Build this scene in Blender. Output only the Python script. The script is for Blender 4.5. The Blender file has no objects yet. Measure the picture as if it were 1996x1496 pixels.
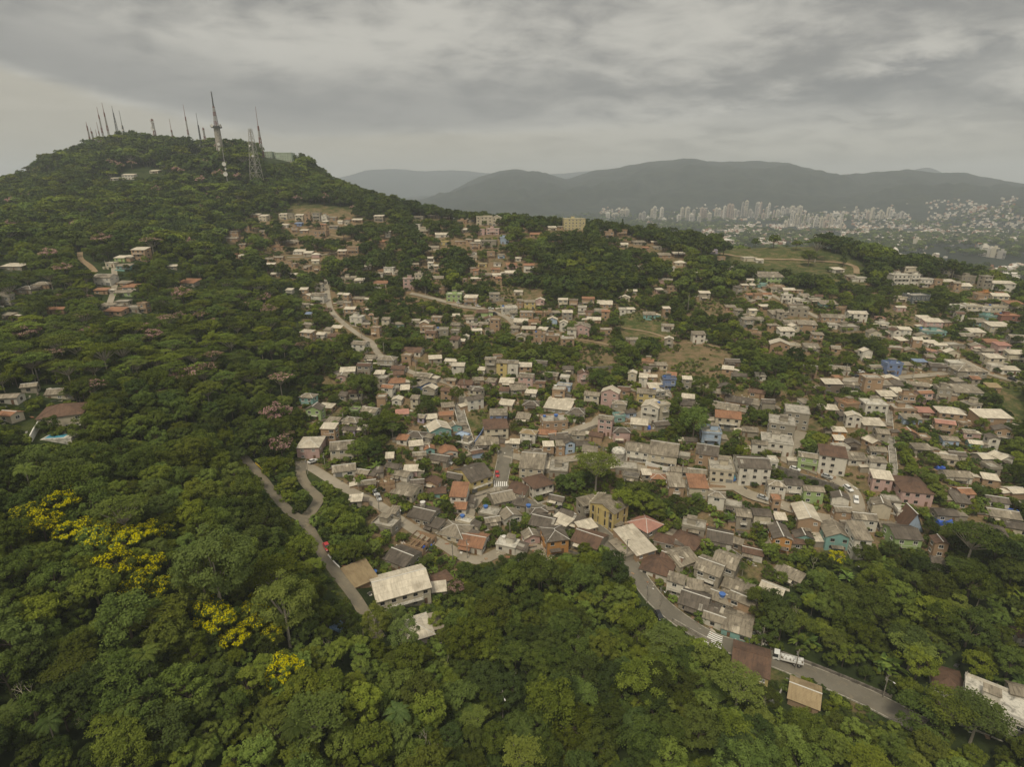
import bpy, math, random
import numpy as np
from mathutils import Vector, Matrix
sc = bpy.context.scene
C = sc.collection
# ---------------------------------------------------------------- camera
F_PX, CX, CY = 1100.0, 998.0, 748.0            # focal length and centre in photo pixels (1996 x 1496)
PITCH = math.radians(18.7)
cam_d = bpy.data.cameras.new('camera'); cam = bpy.data.objects.new('camera', cam_d); C.objects.link(cam)
cam_d.sensor_fit = 'HORIZONTAL'; cam_d.sensor_width = 36.0; cam_d.lens = 36.0*F_PX/1996.0
cam_d.clip_start = 0.5; cam_d.clip_end = 40000
cam.location = (0, 0, 0); cam.rotation_euler = (math.pi/2-PITCH, 0, 0)
sc.camera = cam
# ---------------------------------------------------------------- sky, sun, exposure
SUN_EL, SUN_AZ = math.radians(58), math.radians(205)     # azimuth clockwise from +Y
w = bpy.data.worlds.new('World'); sc.world = w; w.use_nodes = True
nt = w.node_tree; nt.nodes.clear()
def N(nt, typ, **kw):
    n = nt.nodes.new(typ)
    for k, v in kw.items():
        if k.startswith('i_'):
            key = k[2:]; key = int(key) if key.isdigit() else key.replace('_', ' ')
            n.inputs[key].default_value = v
        else: setattr(n, k, v)
    return n
def L(nt, a, b): nt.links.new(a, b)
def math_node(nt, op, a, b=None, c=None, clamp=False):
    n = nt.nodes.new('ShaderNodeMath'); n.operation = op; n.use_clamp = clamp
    for i, v in enumerate((a, b, c)):
        if v is None: continue
        if isinstance(v, (int, float)): n.inputs[i].default_value = v
        else: nt.links.new(v, n.inputs[i])
    return n.outputs[0]
def smooth(nt, v, a, b, lo=0.0, hi=1.0):
    n = nt.nodes.new('ShaderNodeMapRange'); n.interpolation_type = 'SMOOTHSTEP'
    nt.links.new(v, n.inputs[0]); n.inputs[1].default_value = a; n.inputs[2].default_value = b
    n.inputs[3].default_value = lo; n.inputs[4].default_value = hi
    return n.outputs[0]
def mixc(nt, f, a, b, mode='MIX'):
    n = nt.nodes.new('ShaderNodeMix'); n.data_type = 'RGBA'; n.blend_type = mode
    if isinstance(f, (int, float)): n.inputs[0].default_value = f
    else: nt.links.new(f, n.inputs[0])
    for i, v in ((6, a), (7, b)):
        if isinstance(v, tuple): n.inputs[i].default_value = v if len(v) == 4 else (*v, 1)
        else: nt.links.new(v, n.inputs[i])
    return n.outputs[2]
tc = N(nt, 'ShaderNodeTexCoord')
sep = N(nt, 'ShaderNodeSeparateXYZ'); L(nt, tc.outputs['Generated'], sep.inputs[0])
X, Y, Z = sep.outputs
zz = math_node(nt, 'MAXIMUM', Z, 0.0)
inv = math_node(nt, 'DIVIDE', 1.0, math_node(nt, 'ADD', zz, 0.2))
comb = N(nt, 'ShaderNodeCombineXYZ')
L(nt, math_node(nt, 'MULTIPLY', X, inv), comb.inputs[0]); L(nt, math_node(nt, 'MULTIPLY', Y, inv), comb.inputs[1])
mp = N(nt, 'ShaderNodeMapping'); L(nt, comb.outputs[0], mp.inputs[0])
mp.inputs['Location'].default_value = (1.7, 0.4, 0); mp.inputs['Rotation'].default_value = (0, 0, math.radians(-24)); mp.inputs['Scale'].default_value = (0.95, 1.15, 1)
n1 = N(nt, 'ShaderNodeTexNoise', i_Scale=1.45, i_Detail=9.0, i_Roughness=0.55, i_Distortion=0.45)
L(nt, mp.outputs[0], n1.inputs['Vector'])
n2 = N(nt, 'ShaderNodeTexNoise', i_Scale=5.2, i_Detail=7.0, i_Roughness=0.6, i_Distortion=0.35)
L(nt, mp.outputs[0], n2.inputs['Vector'])
cl = math_node(nt, 'ADD', math_node(nt, 'MULTIPLY', n1.outputs[0], 0.66), math_node(nt, 'MULTIPLY', n2.outputs[0], 0.34))
cl = smooth(nt, cl, 0.36, 0.60)
azr = math_node(nt, 'DIVIDE', X, math_node(nt, 'MAXIMUM', Y, 0.05))
el = math_node(nt, 'DIVIDE', Z, math_node(nt, 'MAXIMUM', math_node(nt, 'SQRT', math_node(nt, 'ADD', math_node(nt, 'MULTIPLY', X, X), math_node(nt, 'MULTIPLY', Y, Y))), 0.01))
# a long stratus bank with a sharp lower edge crosses the sky from the left
lft = math_node(nt, 'MULTIPLY', math_node(nt, 'MAXIMUM', math_node(nt, 'SUBTRACT', -0.37, azr), 0.0), 0.155); rgt = math_node(nt, 'MULTIPLY', math_node(nt, 'MAXIMUM', math_node(nt, 'ADD', azr, 0.37), 0.0), 0.05)
edge = math_node(nt, 'SUBTRACT', el, math_node(nt, 'ADD', 0.080, math_node(nt, 'ADD', lft, rgt)))
edge = math_node(nt, 'ADD', edge, math_node(nt, 'MULTIPLY', math_node(nt, 'SUBTRACT', n1.outputs[0], 0.5), 0.035))
side = smooth(nt, azr, 0.45, -0.25)
bank = math_node(nt, 'MULTIPLY', math_node(nt, 'MULTIPLY', smooth(nt, edge, -0.004, 0.014), smooth(nt, edge, 0.13, 0.03)), side)
under = math_node(nt, 'MULTIPLY', smooth(nt, edge, 0.006, -0.012), side)
colc = mixc(nt, cl, (0.138, 0.133, 0.123), (0.315, 0.300, 0.264))
colc = mixc(nt, math_node(nt, 'MULTIPLY', bank, 0.8), colc, (0.148, 0.142, 0.133))
colc = mixc(nt, math_node(nt, 'MULTIPLY', under, 0.8), colc, (0.270, 0.243, 0.188))
# a ragged darker cloud low on the right
sk = math_node(nt, 'DIVIDE', math_node(nt, 'SUBTRACT', azr, 0.64), 0.24); sv = math_node(nt, 'DIVIDE', math_node(nt, 'ADD', math_node(nt, 'SUBTRACT', el, math_node(nt, 'MULTIPLY_ADD', azr, 0.11, 0.075)), math_node(nt, 'MULTIPLY', math_node(nt, 'SUBTRACT', n2.outputs[0], 0.5), 0.12)), 0.021)
rag = math_node(nt, 'EXPONENT', math_node(nt, 'MULTIPLY', math_node(nt, 'ADD', math_node(nt, 'MULTIPLY', sk, sk), math_node(nt, 'MULTIPLY', sv, sv)), -1.0))
colc = mixc(nt, math_node(nt, 'MULTIPLY', rag, 0.75), colc, (0.095, 0.094, 0.093))
low = smooth(nt, el, 0.12, 0.02)
colc = mixc(nt, math_node(nt, 'MULTIPLY', low, 0.72), colc, (0.278, 0.246, 0.180))
# an overcast sky is brighter towards the zenith
zen = math_node(nt, 'MULTIPLY_ADD', smooth(nt, Z, 0.25, 1.0), 0.55, 1.0)
sc10 = N(nt, 'ShaderNodeVectorMath', operation='SCALE'); L(nt, colc, sc10.inputs[0]); L(nt, math_node(nt, 'MULTIPLY', zen, 11.0), sc10.inputs['Scale'])
sky = N(nt, 'ShaderNodeTexSky', sky_type='NISHITA', sun_disc=False, sun_elevation=SUN_EL, sun_rotation=SUN_AZ)
fin = mixc(nt, 0.97, sky.outputs[0], sc10.outputs[0])
bg = N(nt, 'ShaderNodeBackground'); bg.inputs[1].default_value = 0.1
L(nt, fin, bg.inputs[0])
out = N(nt, 'ShaderNodeOutputWorld'); L(nt, bg.outputs[0], out.inputs[0])
sun_d = bpy.data.lights.new('sun', 'SUN'); sun = bpy.data.objects.new('sun', sun_d); C.objects.link(sun)
sun_d.energy = 1.5; sun_d.angle = math.radians(12); sun_d.color = (1.0, 0.90, 0.71)
sun.rotation_euler = Vector((-math.sin(SUN_AZ)*math.cos(SUN_EL), -math.cos(SUN_AZ)*math.cos(SUN_EL), -math.sin(SUN_EL))).to_track_quat('-Z', 'Y').to_euler()
vs = sc.view_settings; vs.view_transform = 'Standard'; vs.look = 'None'; vs.gamma = 1.0; vs.use_curve_mapping = False; vs.exposure = 0.70
cy = sc.cycles
cy.max_bounces = 5; cy.diffuse_bounces = 3; cy.glossy_bounces = 2; cy.transmission_bounces = 3; cy.volume_bounces = 1; cy.transparent_max_bounces = 4
cy.caustics_reflective = False; cy.caustics_refractive = False
cy.use_denoising = True

# ---------------------------------------------------------------- pixel rays and terrain heights
sp, cp = math.sin(PITCH), math.cos(PITCH)
def ray(px, py):
    u = (np.asarray(px, float)-CX)/F_PX; v = (np.asarray(py, float)-CY)/F_PX
    return np.stack([u+0*v, cp-v*sp, -sp-v*cp], -1)
def at(px, py, d): return ray(px, py)*d
def project(P):
    P = np.asarray(P, float); x, y, z = P[..., 0], P[..., 1], P[..., 2]
    d = y*cp-z*sp; d = np.maximum(d, 1e-3)
    return CX+F_PX*x/d, CY-F_PX*(y*sp+z*cp)/d, d
# ground seen at photo pixel (x, y) at axial distance d, judged from the width of houses, roads and cars there
CTRL = [(1000,1490,120),(500,1480,108),(0,1490,95),(1500,1490,128),(1990,1490,130),(1720,1380,150),(1533,1292,161),(1300,1190,178),(1200,1050,205),
 (690,1180,165),(640,1075,184),(590,1010,197),(610,902,230),(985,890,260),(940,960,236),(1080,1005,222),(1470,940,226),(1780,975,210),(1640,1075,197),
 (1580,830,268),(1740,920,226),(1735,790,275),(1735,740,300),(1640,740,300),(1850,760,290),(1960,900,235),(1960,1050,195),(1900,1200,165),(1980,1350,150),
 (1580,640,370),(1500,560,440),(1600,510,505),(1600,480,535),(1450,500,520),(1780,555,442),(1850,530,475),(1960,582,425),(1800,650,360),(1960,680,340),
 (1120,445,600),(950,435,590),(800,435,610),(600,430,600),(1250,465,560),(1350,490,535),(640,560,440),(700,660,360),(770,745,300),(860,730,310),
 (900,580,430),(1030,600,418),(1060,650,375),(1000,720,320),(940,830,275),(1190,780,287),(1270,800,281),(1100,810,277),(1360,665,362),(1300,620,398),(1200,600,412),
 (1200,500,500),(1000,510,490),(850,490,510),(700,500,505),(560,500,505),(450,470,545),(1430,740,302),(1350,850,258),(1200,900,250),(1380,1060,205),
 (1640,1250,168),(1850,1250,160),(850,1150,180),(1000,1200,170),(1150,1250,158),(820,1260,155),(700,1000,202),(800,870,245),(620,800,272),(560,860,245),
 (272,505,400),(230,590,350),(60,560,368),(120,800,205),(100,760,218),(0,1000,140),(300,1100,140),(500,1300,124),(300,700,270),(450,800,236),(470,890,222),
 (300,550,390),(150,450,520),(300,430,560),(300,350,700),(100,372,690),(0,392,680),(0,364,770),(100,343,800),(180,308,840),(222,290,855),(300,291,865),(400,300,855),(480,307,845),(560,315,835),(625,348,805),(700,386,750),(800,412,690),
 (470,390,650),(500,700,300),(450,620,350),(550,600,390),(180,1000,158),(380,1000,168),(520,1080,160),(600,1200,150),(0,850,185),(0,650,300),(0,480,440),(250,1300,115)]
CW = [tuple(at(*c)) for c in CTRL]
for px, py, d in ((0,364,770),(100,343,800),(180,308,840),(222,290,855),(300,291,865),(400,300,855),(480,307,845),(560,315,835),(625,348,805),(700,386,750)):
    q, b = at(px, py, d), at(px, py, d+130); CW += [(b[0], b[1], q[2]-22)]
CW += [tuple(at(300,300,1200)*[1,1,0]+[0,0,-30]), tuple(at(500,300,1150)*[1,1,0]+[0,0,-50]), tuple(at(100,300,1250)*[1,1,0]+[0,0,-40]), tuple(at(680,300,1050)*[1,1,0]+[0,0,-80])]
for px, d, z in ((1000,760,-75),(1000,1000,-130),(1250,720,-80),(1250,950,-132),(800,850,-75),(800,1100,-130),(1600,660,-92),(1600,850,-134),(1780,560,-95),(1780,720,-133),
                 (1960,540,-115),(1960,700,-138),(2300,500,-125),(2300,700,-138),(1450,640,-75),(1450,880,-132)):
    q = at(px, 440, d); CW.append((q[0], q[1], z))
for a in range(-60, 61, 15):
    for r in (1450, 1750): CW.append((r*math.sin(math.radians(a)), r*math.cos(math.radians(a)), -140.0))
CW += [(0,30,-108),(-60,30,-92),(70,30,-122),(-150,60,-70),(180,60,-126),(-260,160,-55),(-420,330,-35),(260,160,-118),(380,260,-100),(450,330,-95)]
CW = np.array(CW)
def tps_k(r2): return 0.5*r2*np.log(r2+1e-9)
S_ = 300.0
P_ = CW[:, :2]/S_; n_ = len(P_)
K_ = tps_k(((P_[:, None]-P_[None])**2).sum(-1))+np.eye(n_)*0.004
A_ = np.zeros((n_+3, n_+3)); A_[:n_, :n_] = K_; A_[:n_, n_] = 1; A_[:n_, n_+1:] = P_; A_[n_, :n_] = 1; A_[n_+1:, :n_] = P_.T
W_ = np.linalg.solve(A_, np.concatenate([CW[:, 2], np.zeros(3)]))
def tps(x, y):
    q = np.stack([x, y], -1).reshape(-1, 2)/S_; o = np.empty(len(q))
    for i in range(0, len(q), 20000):
        b = q[i:i+20000]; o[i:i+20000] = tps_k(((b[:, None]-P_[None])**2).sum(-1))@W_[:n_]+W_[n_]+b@W_[n_+1:]
    return o.reshape(np.shape(x))
def hash2(i, j, s):
    h = np.sin(i*127.1+j*311.7+s*74.7)*43758.5453
    return h-np.floor(h)
def vnoise(x, y, s=0):
    i, j = np.floor(x), np.floor(y); f, g = x-i, y-j; f = f*f*(3-2*f); g = g*g*(3-2*g)
    return (hash2(i, j, s)*(1-f)+hash2(i+1, j, s)*f)*(1-g)+(hash2(i, j+1, s)*(1-f)+hash2(i+1, j+1, s)*f)*g
def fbm(x, y, s=0, o=4):
    a, t, r = 0.5, 0.0, 0.0
    for k in range(o): r = r+a*vnoise(x*2**k, y*2**k, s+k); t += a; a *= 0.5
    return r/t
NA, NR = 561, 430
AZ = np.radians(np.linspace(-63, 63, NA)); RR = np.exp(np.linspace(math.log(12.0), math.log(10800.0), NR))
AG, RG = np.meshgrid(AZ, RR); XG, YG = RG*np.sin(AG), RG*np.cos(AG)
def sstep(v, a, b): t = np.clip((v-a)/(b-a), 0, 1); return t*t*(3-2*t)
near = tps(XG, np.where(RG < 1900, YG, 0)*1.0)
near = near+np.clip((RG-60)/200, 0, 1)*2.2*(fbm(XG/42, YG/42, 3)-0.5)+np.clip((RG-500)/500, 0, 1)*10*(fbm(XG/90, YG/90, 7)-0.5)
# far ranges: skyline seen in the photo, at the ranges' own distance
def skyline(pts, D):
    a = [math.atan2(ray(p, q)[0], ray(p, q)[1]) for p, q in pts]
    z = [D*ray(p, q)[2]/math.hypot(ray(p, q)[0], ray(p, q)[1]) for p, q in pts]
    return np.interp(AG, a, z)
M1 = skyline([(-800,420),(500,420),(700,408),(790,398),(850,386),(900,366),(940,347),(975,335),(1015,331),(1055,337),(1105,346),(1150,338),(1190,331),(1260,320),(1330,313),(1400,317),(1460,317),(1540,321),(1600,333),(1680,342),(1730,337),(1770,334),(1830,342),(1880,340),(1920,350),(1996,363),(2300,385)], 5400)
M2 = skyline([(-800,380),(560,372),(640,352),(680,343),(712,333),(760,330),(830,334),(880,331),(940,337),(1000,341),(1100,338),(1200,330),(1400,335),(1690,344),(1755,338),(1790,329),(1808,326),(1830,334),(1850,343),(2000,370),(2300,390)], 9200)
rel = fbm(XG/420, YG/420, 11, 6); rid = 1-np.abs(2*fbm(XG/650, YG/650, 19, 5)-1)
PL = -140.0
b1 = sstep(RG, 2900, 5400)*np.where(RG > 5400, 1-0.6*sstep(RG, 5400, 7200), 1)
m1 = PL+(M1-PL)*b1*(1+np.where(RG < 5400, 1, 0)*0)+(rid-0.75)*260*np.sin(np.pi*np.clip(b1, 0, 1))+(rel-0.5)*60*sstep(b1, 0, .3)
# a nearer foothill spur on the far right
foot = skyline([(-800,460),(1400,460),(1560,440),(1700,436),(1850,418),(1920,402),(1996,388),(2300,370)], 3500)
b0 = sstep(RG, 2850, 3500)*(1-sstep(RG, 3500, 4300)); m0 = PL+np.maximum(foot-PL, 0)*b0
b2 = sstep(RG, 6800, 9200)*(1-0.6*sstep(RG, 9200, 12000)); m2 = PL+(M2-PL)*b2+(rel-0.5)*120*sstep(b2, 0.1, .5)*(1-sstep(b2, .9, 1))
far = np.maximum(np.maximum(m1, m2), m0)+sstep(RG, 3600, 5000)*34*(fbm(XG/230, YG/230, 77, 5)-0.5)+4*(fbm(XG/160, YG/160, 5)-0.5)
ZG = near*(1-sstep(RG, 1150, 1600))+far*sstep(RG, 1150, 1600)
LR0, LR1 = math.log(12.0), math.log(10800.0)
def H(x, y):
    x = np.asarray(x, float); y = np.asarray(y, float)
    a = (np.arctan2(x, y)-AZ[0])/(AZ[-1]-AZ[0])*(NA-1); r = (np.log(np.maximum(np.hypot(x, y), 12.01))-LR0)/(LR1-LR0)*(NR-1)
    a = np.clip(a, 0, NA-1.001); r = np.clip(r, 0, NR-1.001); i, j = a.astype(int), r.astype(int); f, g = a-i, r-j
    return (ZG[j, i]*(1-f)+ZG[j, i+1]*f)*(1-g)+(ZG[j+1, i]*(1-f)+ZG[j+1, i+1]*f)*g
TT = np.exp(np.linspace(math.log(20), math.log(10500), 1400))
def on_plain(px, py):
    """a place on the far plain, known by its level, where nearer ground hides its foot"""
    d = ray(px, py); q = d*(-140.0/d[2]); return np.array([q[0], q[1], float(H(q[0], q[1]))])
def ground(px, py):
    """where the sight line through a photo pixel meets the ground"""
    d = ray(px, py); P = d[None]*TT[:, None]; under = P[:, 2] < H(P[:, 0], P[:, 1])
    if not under.any() or (px < 720 and TT[int(np.argmax(under))] > 1100):      # just over the hilltop: the thing stands on the crest
        k = (TT > 560) & (TT < 1050); j = int(np.argmin((P[k, 2]-H(P[k, 0], P[k, 1]))/TT[k])); q = P[k][j]; return np.array([q[0], q[1], float(H(q[0], q[1]))])
    k = max(int(np.argmax(under)), 1); a, b = TT[k-1], TT[k]
    for _ in range(14):
        m = (a+b)/2; q = d*m
        if q[2] < H(q[0], q[1]): b = m
        else: a = m
    q = d*b; return np.array([q[0], q[1], float(H(q[0], q[1]))])
# ---------------------------------------------------------------- materials
MATS = {}
def new_mat(name):
    m = bpy.data.materials.new(name); m.use_nodes = True; m.node_tree.nodes.clear(); MATS[name] = m
    return m, m.node_tree
def finish(nt, col, rough=0.85, spec=0.25, bump=None, bstr=0.3, bdist=0.05, metal=0.0):
    b = N(nt, 'ShaderNodeBsdfPrincipled'); b.inputs['Roughness'].default_value = rough; b.inputs['Specular IOR Level'].default_value = spec
    b.inputs['Metallic'].default_value = metal
    if isinstance(col, tuple): b.inputs['Base Color'].default_value = (*col[:3], 1)
    else: L(nt, col, b.inputs['Base Color'])
    if bump is not None:
        bn = N(nt, 'ShaderNodeBump'); bn.inputs['Strength'].default_value = bstr; bn.inputs['Distance'].default_value = bdist
        L(nt, bump, bn.inputs['Height']); L(nt, bn.outputs[0], b.inputs['Normal'])
    o = N(nt, 'ShaderNodeOutputMaterial'); L(nt, b.outputs[0], o.inputs[0])
    return b
def noise(nt, scale, detail=4.0, rough=0.55, vec=None, dist=0.0):
    n = N(nt, 'ShaderNodeTexNoise'); n.inputs['Scale'].default_value = scale; n.inputs['Detail'].default_value = detail; n.inputs['Roughness'].default_value = rough; n.inputs['Distortion'].default_value = dist
    if vec is None:
        g = N(nt, 'ShaderNodeNewGeometry'); vec = g.outputs['Position']
    L(nt, vec, n.inputs['Vector']); return n.outputs[0]
def objcoord(nt, scale=(1, 1, 1)):
    t = N(nt, 'ShaderNodeTexCoord'); m = N(nt, 'ShaderNodeMapping'); m.inputs['Scale'].default_value = scale; L(nt, t.outputs['Object'], m.inputs[0]); return m.outputs[0]
def plain(name, col, rough=0.7, var=0.0, spec=0.3, metal=0.0):
    m, t = new_mat(name)
    if var:
        c = mixc(t, noise(t, 1.3, 5), tuple(x*(1-var) for x in col), tuple(min(1, x*(1+var)) for x in col))
    else: c = col
    finish(t, c, rough, spec, metal=metal); return m
def wall_mat(name, col, kind='plaster'):
    """painted plaster or brick, with streaks and damp of its own"""
    m, t = new_mat(name)
    oi = N(t, 'ShaderNodeObjectInfo')
    base = mixc(t, math_node(t, 'MULTIPLY', oi.outputs['Random'], 0.4), col, tuple(c*0.72 for c in col))
    g = N(t, 'ShaderNodeNewGeometry')
    mp = N(t, 'ShaderNodeMapping'); mp.inputs['Scale'].default_value = (1.1, 1.1, 0.16); L(t, g.outputs['Position'], mp.inputs[0])
    st = noise(t, 1.0, 6, 0.65, mp.outputs[0])
    base = mixc(t, smooth(t, st, 0.52, 0.74, 0, 0.55), base, tuple(c*0.42+0.03 for c in col))
    bl = noise(t, 0.35, 4, 0.6)
    base = mixc(t, smooth(t, bl, 0.5, 0.72, 0, 0.35), base, (0.16, 0.14, 0.115))
    hgt = noise(t, 9.0, 2)
    if kind == 'brick':
        mp2 = N(t, 'ShaderNodeTexCoord')
        br = N(t, 'ShaderNodeTexBrick'); br.inputs['Scale'].default_value = 1.0
        br.inputs['Color1'].default_value = (*col, 1); br.inputs['Color2'].default_value = (*tuple(c*0.7 for c in col), 1); br.inputs['Mortar'].default_value = (0.3, 0.27, 0.23, 1)
        br.inputs['Brick Width'].default_value = 0.4; br.inputs['Row Height'].default_value = 0.22; br.inputs['Mortar Size'].default_value = 0.02
        s2 = N(t, 'ShaderNodeSeparateXYZ'); L(t, mp2.outputs['Object'], s2.inputs[0])
        cb = N(t, 'ShaderNodeCombineXYZ'); L(t, math_node(t, 'ADD', s2.outputs[0], s2.outputs[1]), cb.inputs[0]); L(t, s2.outputs[2], cb.inputs[1])
        L(t, cb.outputs[0], br.inputs['Vector'])
        base = mixc(t, 0.55, base, br.outputs[0])
    finish(t, base, 0.9, 0.15, hgt, 0.25, 0.03)
    return m
def roof_mat(name, col, stain, amount, pitch=0.35, tiles=False, patch=None):
    """corrugated sheet or barrel tiles running down the slope (local UV: u along the eaves, v down the slope)"""
    m, t = new_mat(name)
    uv = N(t, 'ShaderNodeUVMap'); s = N(t, 'ShaderNodeSeparateXYZ'); L(t, uv.outputs[0], s.inputs[0])
    wv = math_node(t, 'SINE', math_node(t, 'MULTIPLY', s.outputs[0], 2*math.pi/pitch))
    oi = N(t, 'ShaderNodeObjectInfo')
    base = mixc(t, math_node(t, 'MULTIPLY', oi.outputs['Random'], 0.5), col, tuple(c*0.62 for c in col))
    # separate sheets of slightly different age
    cell = N(t, 'ShaderNodeTexWhiteNoise'); cell.noise_dimensions = '3D'
    cv = N(t, 'ShaderNodeCombineXYZ')
    L(t, math_node(t, 'FLOOR', math_node(t, 'DIVIDE', s.outputs[0], 1.05)), cv.inputs[0]); L(t, math_node(t, 'FLOOR', math_node(t, 'DIVIDE', s.outputs[1], 2.4)), cv.inputs[1]); L(t, oi.outputs['Random'], cv.inputs[2])
    L(t, cv.outputs[0], cell.inputs['Vector'])
    base = mixc(t, smooth(t, cell.outputs[0], 0.45, 1.0, 0, 0.38), base, tuple(min(1, c*1.45+0.02) for c in col) if not tiles else tuple(c*0.7 for c in col))
    if patch: base = mixc(t, smooth(t, cell.outputs[0], 0.955, 0.965, 0, 0.8), base, patch)
    mp = N(t, 'ShaderNodeMapping'); mp.inputs['Scale'].default_value = (1.6, 0.28, 1); L(t, uv.outputs[0], mp.inputs[0])
    st = noise(t, 1.0, 7, 0.68, mp.outputs[0])
    base = mixc(t, smooth(t, st, 0.46, 0.70, 0, amount), base, stain)
    gl = noise(t, 0.22, 5, 0.62)
    base = mixc(t, smooth(t, gl, 0.46, 0.68, 0, amount*0.8), base, tuple(c*0.8 for c in stain))
    ln = smooth(t, math_node(t, 'FRACT', math_node(t, 'DIVIDE', s.outputs[1], 0.4 if tiles else 2.4)), 0.94 if not tiles else 0.75, 1.0, 0, 0.45)
    base = mixc(t, ln, base, tuple(c*0.5 for c in stain))
    finish(t, base, 0.8 if tiles else 0.68, 0.25, wv, 0.5, 0.035)
    return m
WALLS = dict(w=(0.64, 0.60, 0.52), c=(0.55, 0.49, 0.375), y=(0.55, 0.44, 0.19), k=(0.40, 0.265, 0.16), n=(0.32, 0.285, 0.225), p=(0.52, 0.36, 0.325), g=(0.35, 0.46, 0.20),
             m=(0.22, 0.39, 0.36), b=(0.18, 0.24, 0.41), o=(0.50, 0.255, 0.09), u=(0.19, 0.15, 0.11), l=(0.42, 0.36, 0.47), s=(0.115, 0.135, 0.15), t=(0.37, 0.19, 0.11), r=(0.28, 0.12, 0.085), i=(0.37, 0.46, 0.58), d=(0.12, 0.11, 0.098), q=(0.42, 0.50, 0.38), f=(0.56, 0.49, 0.28))
WNAME = dict(w='white', c='cream', y='yellow', k='bare brick', n='grey render', p='pink', g='light green', m='turquoise', b='blue', o='orange', u='dark timber', l='lilac', s='slate blue', t='terracotta', r='red brick', i='pale blue', d='charcoal', q='pale green', f='pale yellow')
for k, v in WALLS.items(): wall_mat('wall_'+k, v, 'brick' if k in 'kr' else 'plaster')
ROOFS = dict(g=((0.285, 0.245, 0.185), (0.085, 0.07, 0.05), 0.8, 0.35, False, (0.52, 0.46, 0.36)), d=((0.135, 0.112, 0.088), (0.05, 0.042, 0.034), 0.7, 0.35, False, (0.4, 0.37, 0.31)),
             w=((0.60, 0.54, 0.435), (0.26, 0.215, 0.155), 0.5, 0.35, False, None), t=((0.37, 0.192, 0.11), (0.14, 0.078, 0.05), 0.65, 0.25, True, None), r=((0.175, 0.105, 0.07), (0.065, 0.046, 0.037), 0.7, 0.25, True, None),
             p=((0.48, 0.25, 0.195), (0.24, 0.135, 0.105), 0.4, 0.25, True, None), b=((0.20, 0.26, 0.38), (0.11, 0.12, 0.15), 0.45, 0.35, False, None), y=((0.37, 0.285, 0.165), (0.21, 0.145, 0.08), 0.65, 0.25, True, None),
             m=((0.29, 0.40, 0.35), (0.13, 0.165, 0.14), 0.5, 0.35, False, None))
RNAME = dict(g='grey sheet', d='dark weathered sheet', w='whitish metal sheet', t='orange tile', r='brown tile', p='salmon tile', b='blue sheet', y='tan tile', m='mint sheet', k='brick', n='grey', o='orange')
for k, v in ROOFS.items(): roof_mat('roof_'+k, *v[:4], tiles=v[4], patch=v[5])
def slab_mat(name, col):
    m, t = new_mat(name)
    a = noise(t, 0.5, 6, 0.68, dist=0.6); b = noise(t, 2.2, 5, 0.6)
    c = mixc(t, smooth(t, a, 0.42, 0.66), col, tuple(x*0.42 for x in col)); c = mixc(t, smooth(t, b, 0.55, 0.75, 0, 0.6), c, (0.09, 0.085, 0.06))
    finish(t, c, 0.9, 0.15, b, 0.3, 0.02)
slab_mat('slab', (0.42, 0.39, 0.33)); slab_mat('slab_light', (0.60, 0.57, 0.50)); slab_mat('concrete', (0.36, 0.33, 0.28)); slab_mat('stone_wall', (0.20, 0.18, 0.155))
plain('frame_white', (0.68, 0.66, 0.61), 0.6); plain('frame_dark', (0.13, 0.10, 0.075), 0.6); plain('mortar', (0.62, 0.60, 0.55), 0.85, 0.2)
plain('glass', (0.028, 0.032, 0.036), 0.12, 0, 0.6); plain('door_wood', (0.17, 0.10, 0.06), 0.6, 0.3); plain('shutter', (0.19, 0.19, 0.185), 0.5)
plain('dark_metal', (0.07, 0.07, 0.068), 0.55, 0.2, 0.4); plain('galv', (0.36, 0.35, 0.33), 0.5, 0.2, 0.4, 0.3); plain('mast_red', (0.20, 0.09, 0.07), 0.6, 0.2); plain('mast_white', (0.36, 0.34, 0.31), 0.6, 0.1); plain('dish_white', (0.6, 0.58, 0.54), 0.6, 0.1)
plain('tank_blue', (0.07, 0.16, 0.44), 0.45); plain('tank_white', (0.66, 0.64, 0.60), 0.5); plain('tarp_blue', (0.05, 0.12, 0.48), 0.5, 0.2); plain('tarp_pale', (0.26, 0.40, 0.62), 0.5, 0.4)
plain('rubber', (0.018, 0.018, 0.018), 0.8); plain('wood_pole', (0.16, 0.13, 0.10), 0.85, 0.3); plain('white_paint', (0.74, 0.73, 0.69), 0.7, 0.12); plain('yellow_paint', (0.60, 0.42, 0.05), 0.7, 0.12)
plain('pool_water', (0.10, 0.36, 0.50), 0.08, 0, 0.6); plain('lamp_head', (0.7, 0.7, 0.68), 0.4); plain('pale_green_wall', (0.42, 0.52, 0.40), 0.85, 0.15); plain('junk', (0.45, 0.40, 0.34), 0.9, 0.6)
for n_c, c_c in dict(white=(0.72, 0.72, 0.70), red=(0.42, 0.035, 0.035), silver=(0.42, 0.43, 0.43), black=(0.02, 0.02, 0.022)).items(): plain('car_'+n_c, c_c, 0.28, 0, 0.5)
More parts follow.
